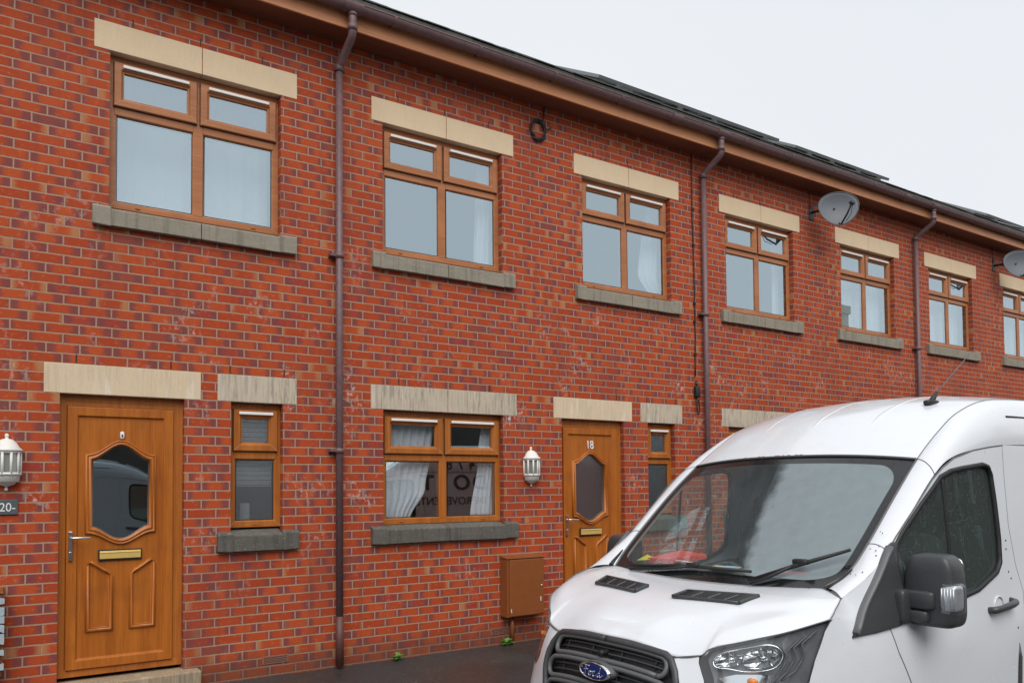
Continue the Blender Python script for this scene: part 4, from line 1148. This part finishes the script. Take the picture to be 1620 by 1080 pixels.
    k = MB(); k.grid([el(.92, .000)]+[el(q, -.004*(1-q*q)) for q in (.85, .6, .3, .02)], 0, True, True); k.build('badge_field', 'blue', gr)
    # script lettering, drawn as strokes: x to the right as read from the front, y up
    strokes = [[(-.080, .006), (-.082, .018), (-.070, .024), (-.050, .022), (-.022, .022)], [(-.050, .022), (-.052, .004), (-.058, -.014), (-.070, -.022), (-.080, -.016)], [(-.066, .002), (-.050, .003), (-.034, .004)],
               [(-.022, -.002), (-.030, -.008), (-.030, -.018), (-.020, -.020), (-.012, -.012), (-.013, -.002), (-.022, -.002), (-.008, -.004), (.002, .000)],
               [(.002, .000), (.002, -.019)], [(.002, -.008), (.009, .001), (.018, .000)], [(.002, -.018), (.006, -.021), (.012, -.018)],
               [(.052, -.002), (.042, -.001), (.034, -.009), (.036, -.019), (.046, -.019), (.053, -.010)], [(.062, .024), (.056, .010), (.052, -.010), (.054, -.019), (.064, -.016), (.074, -.008)]]
    k = MB()
    for stq in strokes:
        P = [cr([(x, y, 0) for x, y in stq], i/18) for i in range(19)]
        k.tube([(bc.x-.006, bc.y+p[0]*-1., bc.z+p[1]*1.15) for p in P], .0030, 6)
    k.build('badge_script', 'refl', gr)
    # headlamps
    for sg in (1, -1):
        b = MB(); surf_poly(b, offset_poly(HL, -.004), [], lambda t, z: S_(t, z)+.06, 'front', .06, (sg,)); hd = b.build('headlamp', 'hl_dark', root)
        w_ = MB(); rows = [[Vn(S_(t, z)+o, sg*t, z) for t, z in dense(HL, .03, True)] for o in (-.001, .02, .075)]
        w_.grid(rows, 0, True, True); w_.build('lamp_surround', 'black', hd)
        c = MB(); surf_poly(c, HL, [], lambda t, z: S_(t, z)+.002, 'front', .05, (sg,)); c.build('lamp_cover', 'lens', hd)
        r_ = MB()
        P0 = [(.618, 1.040), (.640, 1.074), (.690, 1.094), (.735, 1.106), (.800, 1.124), (.838, 1.112), (.856, 1.075), (.842, 1.030), (.800, 1.010), (.740, 1.002), (.680, 1.010), (.632, 1.014)]
        PP = P0[-1:]+P0+P0[:2]; P0 = [tuple(cr([(x, z, 0) for x, z in PP], (1+i/4)/(len(PP)-1)))[:2] for i in range(4*len(P0))]
        for sc_, of in ((1.0, .016),):
            ring = [Vn(S_(t, z)+of, sg*t, z) for t, z in dense(P0, .02, True)]
            r_.grid([ring, [Vn(S_(t, z)+of+.012, sg*t, z) for t, z in dense(offset_poly(P0, -.007), .02, True)[:len(ring)]] if False else [(p[0]+.015, p[1], p[2]) for p in ring]], 0, True, True)
            r_.tube(ring+[ring[0]], .0035, 6)
        r_.build('lamp_bezel', 'refl', hd)
        for (tc, zc, rr, ry) in ((.672, 1.048, .050, .036), (.785, 1.062, .064, .050)):
            q = MB(); base = S_(tc, zc)
            prof = [(1.0, .018), (.97, .03), (.85, .045), (.6, .060), (.3, .068), (.05, .070)]
            q.grid([[Vn(base+h+(.40 if False else 0)+(math.cos(6.283*i/28)*rr*f*.75), sg*(tc+rr*f*math.cos(6.283*i/28)), zc+ry*f*math.sin(6.283*i/28)+rr*f*.25*math.cos(6.283*i/28)) for i in range(28)] for f, h in prof], 0, True, True)
            for k_ in range(5):
                a = 6.283*k_/5+.4; f0, f1 = .35, .92
                q.tube([Vn(base+.052+math.cos(a)*rr*f0*.7, sg*(tc+rr*f0*math.cos(a)), zc+ry*f0*math.sin(a)), Vn(base+.026+math.cos(a)*rr*f1*.7, sg*(tc+rr*f1*math.cos(a)), zc+ry*f1*math.sin(a))], .004, 6)
            q.superbox(Vn(base+.045, sg*tc, zc), (.022, .014, .014), .8, 8)
            q.build('lamp_reflector', 'refl', hd)
        q = MB(); P1 = [(.64, .965), (.70, .985), (.80, .992), (.875, .99), (.872, .95), (.80, .925), (.70, .915)]
        surf_poly(q, P1, [], lambda t, z: S_(t, z)+.035, 'front', .03, (sg,)); q.build('indicator_reflector', 'refl', hd)
        q = MB(); q.superbox(Vn(S_(.77, .965)+.02, sg*.77, .962), (.02, .024, .016), .8, 8); q.build('indicator_bulb', 'amber', hd)
        q = MB()
        for off in (0, .018, .036):
            q.tube([Vn(S_(t, z)+.022, sg*t, z) for t, z in dense([(.925-off, 1.185-off), (.895-off, 1.13-off), (.905-off, 1.07), (.89-off, 1.01), (.86-off, .97-off)], .02)], .005, 6)
        q.build('lamp_fin', 'trim_grey', hd)
    # --- wipers
    wp = MB(); wp.tube([Vn(.845, -.60, 1.350), Vn(.88, -.10, 1.384), Vn(.885, .32, 1.385)], [.009, .011, .008], 8, 0, True, 1.); wp.tube([Vn(.826, -.56, 1.333), Vn(.850, -.30, 1.355), Vn(.872, -.09, 1.385)], .008, 8); wp.superbox(Vn(.878, -.09, 1.392), (.018, .045, .012), .5, 8)
    wp.tube([Vn(.838, .334, 1.342), Vn(.947, .596, 1.443), Vn(1.060, .803, 1.522)], [.008, .012, .008], 8); wp.tube([Vn(.812, .37, 1.328), Vn(.868, .47, 1.378), Vn(.951, .58, 1.448)], .009, 8); wp.superbox(Vn(.951, .585, 1.452), (.022, .045, .016), .5, 8)
    wp.build('wiper', 'black', root)
    # rust along the windscreen header
    rg = random.Random(9); rs = MB()
    for j in (14, 17, 18, 21, 22, 23, 25, 26, 27):
        p = Vector(sc[-1][j]); rs.superbox((p.x+rg.uniform(.0, .008), -p.y+rg.uniform(-.02, .02), p.z+.010), (.006, rg.uniform(.006, .018), .005), .8, 6)
    rs.build('rust_spot', 'rust', root)
    rg = random.Random(21); ch = MB()
    for _ in range(13):
        rw = ps[rg.randint(6, 18)]; q = Vector(rw[rg.randint(3, 8)])
        ch.superbox(Vn(q.x+rg.uniform(-.02, .02), q.y+.001, q.z+.001), (rg.uniform(.002, .006), rg.uniform(.0015, .0035), rg.uniform(.0015, .004)), .9, 6)
    for z in (1.02, 1.18, 1.30, 1.34, 1.47, 1.52): ch.superbox(Vn(2.36+rg.uniform(-.02, .03), T_(2.36, z)+.002, z), (.005, .003, .006), .9, 6)
    for t in (.60, .63, .69): ch.superbox(Vn(.865, t, 1.331), (.004, .003, .002), .9, 6)
    ch.build('paint_chip', 'black', root)
    for sg in (1, -1):
        ch = MB(); ch.tube([Vn(.875, sg*.790, 1.338), Vn(.93, sg*.812, 1.368), Vn(1.02, sg*.832, 1.428)], [.016, .012, .004], 8); ch.build('cowl_end', 'black', root)
    # aerial
    a = MB(); a.superbox(Vn(2.36, .575, 2.362), (.075, .028, .020), .7, 10); a.tube([Vn(2.35, .575, 2.365), Vn(2.44, .573, 2.435)], [.020, .010], 10)
    ae = a.build('aerial', 'black', root)
    a = MB(); a.tube([Vn(2.43, .573, 2.428), Vn(2.92, .56, 2.73)], [.0040, .0026], 8); a.build('aerial_mast', 'trim_grey', ae)
    # underside and tail
    u = MB(); u.box(.28, 5.45, -.86, .86, .26, .70); u.box(.62, 1.5, -.80, .80, .7, .80); u.build('underbody', 'black', root)
    tl = MB(); P = [(-.97, .45), (.97, .45), (1.02, .85), (1.0, 1.35), (.93, 2.09), (.78, 2.38), (0, 2.46), (-.78, 2.38), (-.93, 2.09), (-1.0, 1.35), (-1.02, .85)]
    tl.prism([(y, z) for y, z in P], 5.46, 5.50, 'yz'); tl.build('rear_door', paint, root)
    # wheels
    for s in (1.02, 4.32):
        for sg in (1, -1):
            w_ = MB(); w_.lathe([(.20, .10), (.30, .115), (.335, .09), (.345, .05), (.345, -.05), (.335, -.09), (.30, -.10)], s, -sg*.885, .345, 40, axis='y'); wo = w_.build('wheel', 'tyre', root)
            w_ = MB(); w_.lathe([(.0, .06*-sg), (.06, .06*-sg), (.08, .03*-sg), (.17, .045*-sg), (.205, .095*-sg), (.215, .10*-sg)], s, -sg*.885, .345, 32, axis='y'); w_.build('rim', 'rim', wo)
    # cabin
    c = MB(); c.prism([(.90, 1.27), (.93, 1.315), (1.15, 1.335), (1.32, 1.345), (1.46, 1.30), (1.52, 1.15), (1.48, .70), (.90, .70)], -.84, .84, 'xz')
    c.build('dashboard', 'cabin', root, bevel=.03, seg=3)
    if cabin:
        for t in (.52, .02, -.50):
            s_ = MB(); s_.superbox(Vn(2.12, t, 1.20), (.10, .215, .36), .42, 14); s_.superbox(Vn(1.86, t, .86), (.28, .225, .10), .4, 14); s_.superbox(Vn(2.17, t, 1.68), (.06, .13, .10), .5, 12)
            s_.build('seat', 'seat', root)
        s_ = MB(); s_.tube([Vn(1.60+.10*math.cos(a), -.50+.19*math.sin(a), 1.17+.15*math.cos(a)) for a in [6.283*i/28 for i in range(29)]], .016, 8); s_.tube([Vn(1.45, -.50, 1.18), Vn(1.60, -.50, 1.17)], .04, 10); s_.build('steering_wheel', 'cabin', root)
        k = MB(); k.box(2.50, 2.53, -.86, .86, .5, 2.18); k.build('bulkhead', 'cabin', root)
        for sg in (1, -1):
            k = MB(); surf_poly(k, [(1.15, 1.20), (2.40, 1.30), (2.40, .6), (1.4, .6)], [], lambda s, z: T_(s, z)-.06, 'side', .2, (sg,)); k.build('door_card', 'cabin', root)
        k = MB(); k.box(.95, 2.5, -.85, .85, .68, .72); k.build('cabin_floor', 'cabin', root)
        k = MB(); k.grid([[(p[0]+.03, p[1]*.97, p[2]-.045) for p in r] for r in stv(rf)[:22]]); k.build('headlining', 'liner', root)
        for sg in (1, -1):
            k = MB(); k.grid([[Vn(p[0]+.02, sg*(p[1]-.028), p[2]-.018) for p in r] for r in ps[:30]]); k.build('pillar_lining', 'liner', root)
    return root

YAW = R(2.016); VO = (2.224, -3.680, -.259)
van = make_van(VO, YAW, 'paint', 'white panel van with black door mirrors parked in front of the houses')
Mv = Matrix.Translation(VO) @ Matrix.Rotation(YAW, 4, 'Z')
def inv(s, t, z): return Mv @ Vector(Vn(s, t, z))
def slab(name, poly, z, th, mat, label, cat, tilt=0.):
    b = MB(); P = [inv(s, t, z+tilt*k) for k, (s, t) in enumerate(poly)]; n = len(P)
    b.face(P[::-1]); b.face([p+Vector((0, 0, th)) for p in P])
    for i in range(n): b.face([P[i], P[(i+1) % n], P[(i+1) % n]+Vector((0, 0, th)), P[i]+Vector((0, 0, th))])
    return tag(b.build(name, mat, None, bevel=.002), label, cat)
slab('folder', [(1.08, -.66), (1.03, -.42), (1.36, -.40), (1.40, -.66)], 1.352, .030, 'red', 'red folder lying on the far side of the van dashboard', 'folder', .012)
slab('paper', [(1.09, -.77), (1.05, -.66), (1.10, -.60), (1.16, -.74)], 1.356, .004, 'yellow', 'crumpled yellow paper beside the red folder on the dashboard', 'paper', .012)
slab('postcard', [(1.06, -.16), (1.08, .03), (1.26, -.04), (1.24, -.22)], 1.352, .006, 'paper', 'patterned paper card lying in the middle of the dashboard', 'card')
slab('leaflet', [(1.14, -.10), (1.16, .0), (1.235, -.05), (1.22, -.13)], 1.360, .003, 'paleblue', 'pale blue leaflet on top of the patterned card on the dashboard', 'leaflet')
slab('strap', [(1.16, .25), (1.22, .42), (1.27, .41), (1.20, .23)], 1.352, .012, 'red', 'red strap lying behind the near wiper on the dashboard', 'strap')
b = MB(); b.tube([inv(1.06+.045*math.cos(a), -.32+.06*math.sin(a), 1.36+.03*math.sin(a*.5)) for a in [math.pi*1.6*i/20 for i in range(21)]], .004, 6)
tag(b.build('charging_cable', 'offwhite'), 'short white cable curled on the dashboard by the red folder', 'cable')

# ------------------------------------------------------------------ across the street (seen mirrored in the glass)
o1 = make_van((4.15, -10.04, -.259), R(180), 'silver', 'plain silver panel van parked across the street, mirrored in the glass of door 20', False)
def signwrite(txt, size, s0, z0, sx, bold):
    """lettering on the flank of the van that faces the houses (read in the window's reflection)"""
    o = add_text('lettering', txt, size, .0015, 'letter', Matrix.Translation((s0, 0, z0)) @ Matrix.Rotation(R(180), 4, 'Z') @ Matrix.Rotation(R(90), 4, 'X'), van, sx=sx, bold=bold)
    for v in o.data.vertices: v.co.y += T_(v.co.x, min(v.co.z, 2.08))+.004
for ch_, s_ in (('D', 3.30), ('O', 3.01), ('I', 2.74), ('T', 2.48)): signwrite(ch_, .29, s_, 1.830, 1.12, .006)
for ch_, s_ in (('4', 3.18), ('7', 3.00), ('8', 2.82)): signwrite(ch_, .21, s_, 2.110, 1.0, .002)
signwrite('IMPROVEMENTS', .150, 2.84, 1.625, 1.02, .001)
b = MB()
b.grid([[(2.40+i*.1, T_(2.40+i*.1, z)+.004, z) for i in range(11)] for z in (2.062, 2.070)]); b.build('lettering_rule', 'letter', van, solid=.001)
op = empty('stone_terrace', (0, -15.2, -.262), 'dark stone terrace across the street, seen only as reflections in the windows', 'house')
b = MB(); b.box(-25, 45, -7, 0, 0, 5.0)
for i in range(14):
    for z in (.9, 3.2):
        b.box(-24+i*5, -22.9+i*5, -.02, .01, z, z+1.4, 1)
b.build('wall', ['opp_stone', 'panel'], op)
b = MB(); b.prism([(.25, 4.95), (-3.5, 7.5), (-7.25, 4.95)], -25, 45, 'yz'); b.build('roof', 'opp_roof', op)
for x in (-18, 32.6):
    b = MB(); b.box(x-.55, x+.55, -.8, .1, 4.8, 9.76); b.box(x-.62, x+.62, -.87, .17, 9.76, 10.13); st_ = b.build('chimney', ['buff'], op)
    b = MB()
    for dx in (-.28, .28): b.lathe([(.15, 0), (.13, .1), (.11, .75), (.15, .8), (.15, .95), (.09, .95)], x+dx, -.35, 10.13, 16)
    b.build('chimney_pot', 'pot', st_)

# ------------------------------------------------------------------ light, sky, camera
wd = bpy.data.worlds.new('World'); SC.world = wd; wd.use_nodes = True
nt = wd.node_tree; nt.nodes.clear()
SUN_EL, SUN_AZ = R(48), R(205)                    # azimuth measured from +y clockwise
sky = nt.nodes.new('ShaderNodeTexSky'); sky.sky_type = 'NISHITA'; sky.sun_disc = False
sky.sun_elevation = SUN_EL; sky.sun_rotation = SUN_AZ; sky.air_density = 1.; sky.dust_density = 4.; sky.ozone_density = 1.
tc = nt.nodes.new('ShaderNodeTexCoord'); nz = nt.nodes.new('ShaderNodeTexNoise'); nz.inputs['Scale'].default_value = 1.6; nz.inputs['Detail'].default_value = 5
nt.links.new(tc.outputs['Generated'], nz.inputs['Vector'])
cl = nt.nodes.new('ShaderNodeMix'); cl.data_type = 'RGBA'
cl.inputs[6].default_value = (5.55, 5.78, 6.10, 1); cl.inputs[7].default_value = (6.15, 6.32, 6.52, 1)
nt.links.new(nz.outputs[0], cl.inputs[0])
mx = nt.nodes.new('ShaderNodeMix'); mx.data_type = 'RGBA'; mx.inputs[0].default_value = .95
nt.links.new(sky.outputs[0], mx.inputs[6]); nt.links.new(cl.outputs[2], mx.inputs[7])
bg = nt.nodes.new('ShaderNodeBackground'); bg.inputs[1].default_value = .094
nt.links.new(mx.outputs[2], bg.inputs[0])
wo = nt.nodes.new('ShaderNodeOutputWorld'); nt.links.new(bg.outputs[0], wo.inputs[0])
sl = bpy.data.lights.new('sun', 'SUN'); sl.energy = 1.5; sl.angle = R(50); sl.color = (1., .97, .93)
so = bpy.data.objects.new('sun', sl); COL.objects.link(so)
dirv = Vector((math.sin(SUN_AZ)*math.cos(SUN_EL), math.cos(SUN_AZ)*math.cos(SUN_EL), math.sin(SUN_EL)))
so.rotation_euler = dirv.to_track_quat('Z', 'Y').to_euler(); so.location = (0, -6, 12)

f_px, yaw, pit, rol, sy = 1265.6, R(33.483), R(2.025), R(-.479), 185.5
F = Vector((math.sin(yaw)*math.cos(pit), math.cos(yaw)*math.cos(pit), math.sin(pit)))
Rt = Vector((math.cos(yaw), -math.sin(yaw), 0)); Up = Rt.cross(F)
Rt, Up = Rt*math.cos(rol)+Up*math.sin(rol), Up*math.cos(rol)-Rt*math.sin(rol)
cd = bpy.data.cameras.new('camera'); cd.sensor_width = 36; cd.lens = 36*f_px/1620; cd.shift_y = sy/1620; cd.clip_end = 2000; cd.clip_start = .05
co = bpy.data.objects.new('camera', cd); COL.objects.link(co)
mw = Matrix((Rt, Up, -F)).transposed().to_4x4(); mw.translation = (-.3767, -6.9038, 1.5953); co.matrix_world = mw
SC.camera = co
SC.view_settings.view_transform = 'Standard'; SC.view_settings.look = 'None'; SC.view_settings.gamma = 1.; SC.view_settings.exposure = .66
SC.cycles.use_denoising = True; SC.cycles.max_bounces = 10; SC.cycles.transparent_max_bounces = 16; SC.cycles.glossy_bounces = 5
SC.render.film_transparent = False
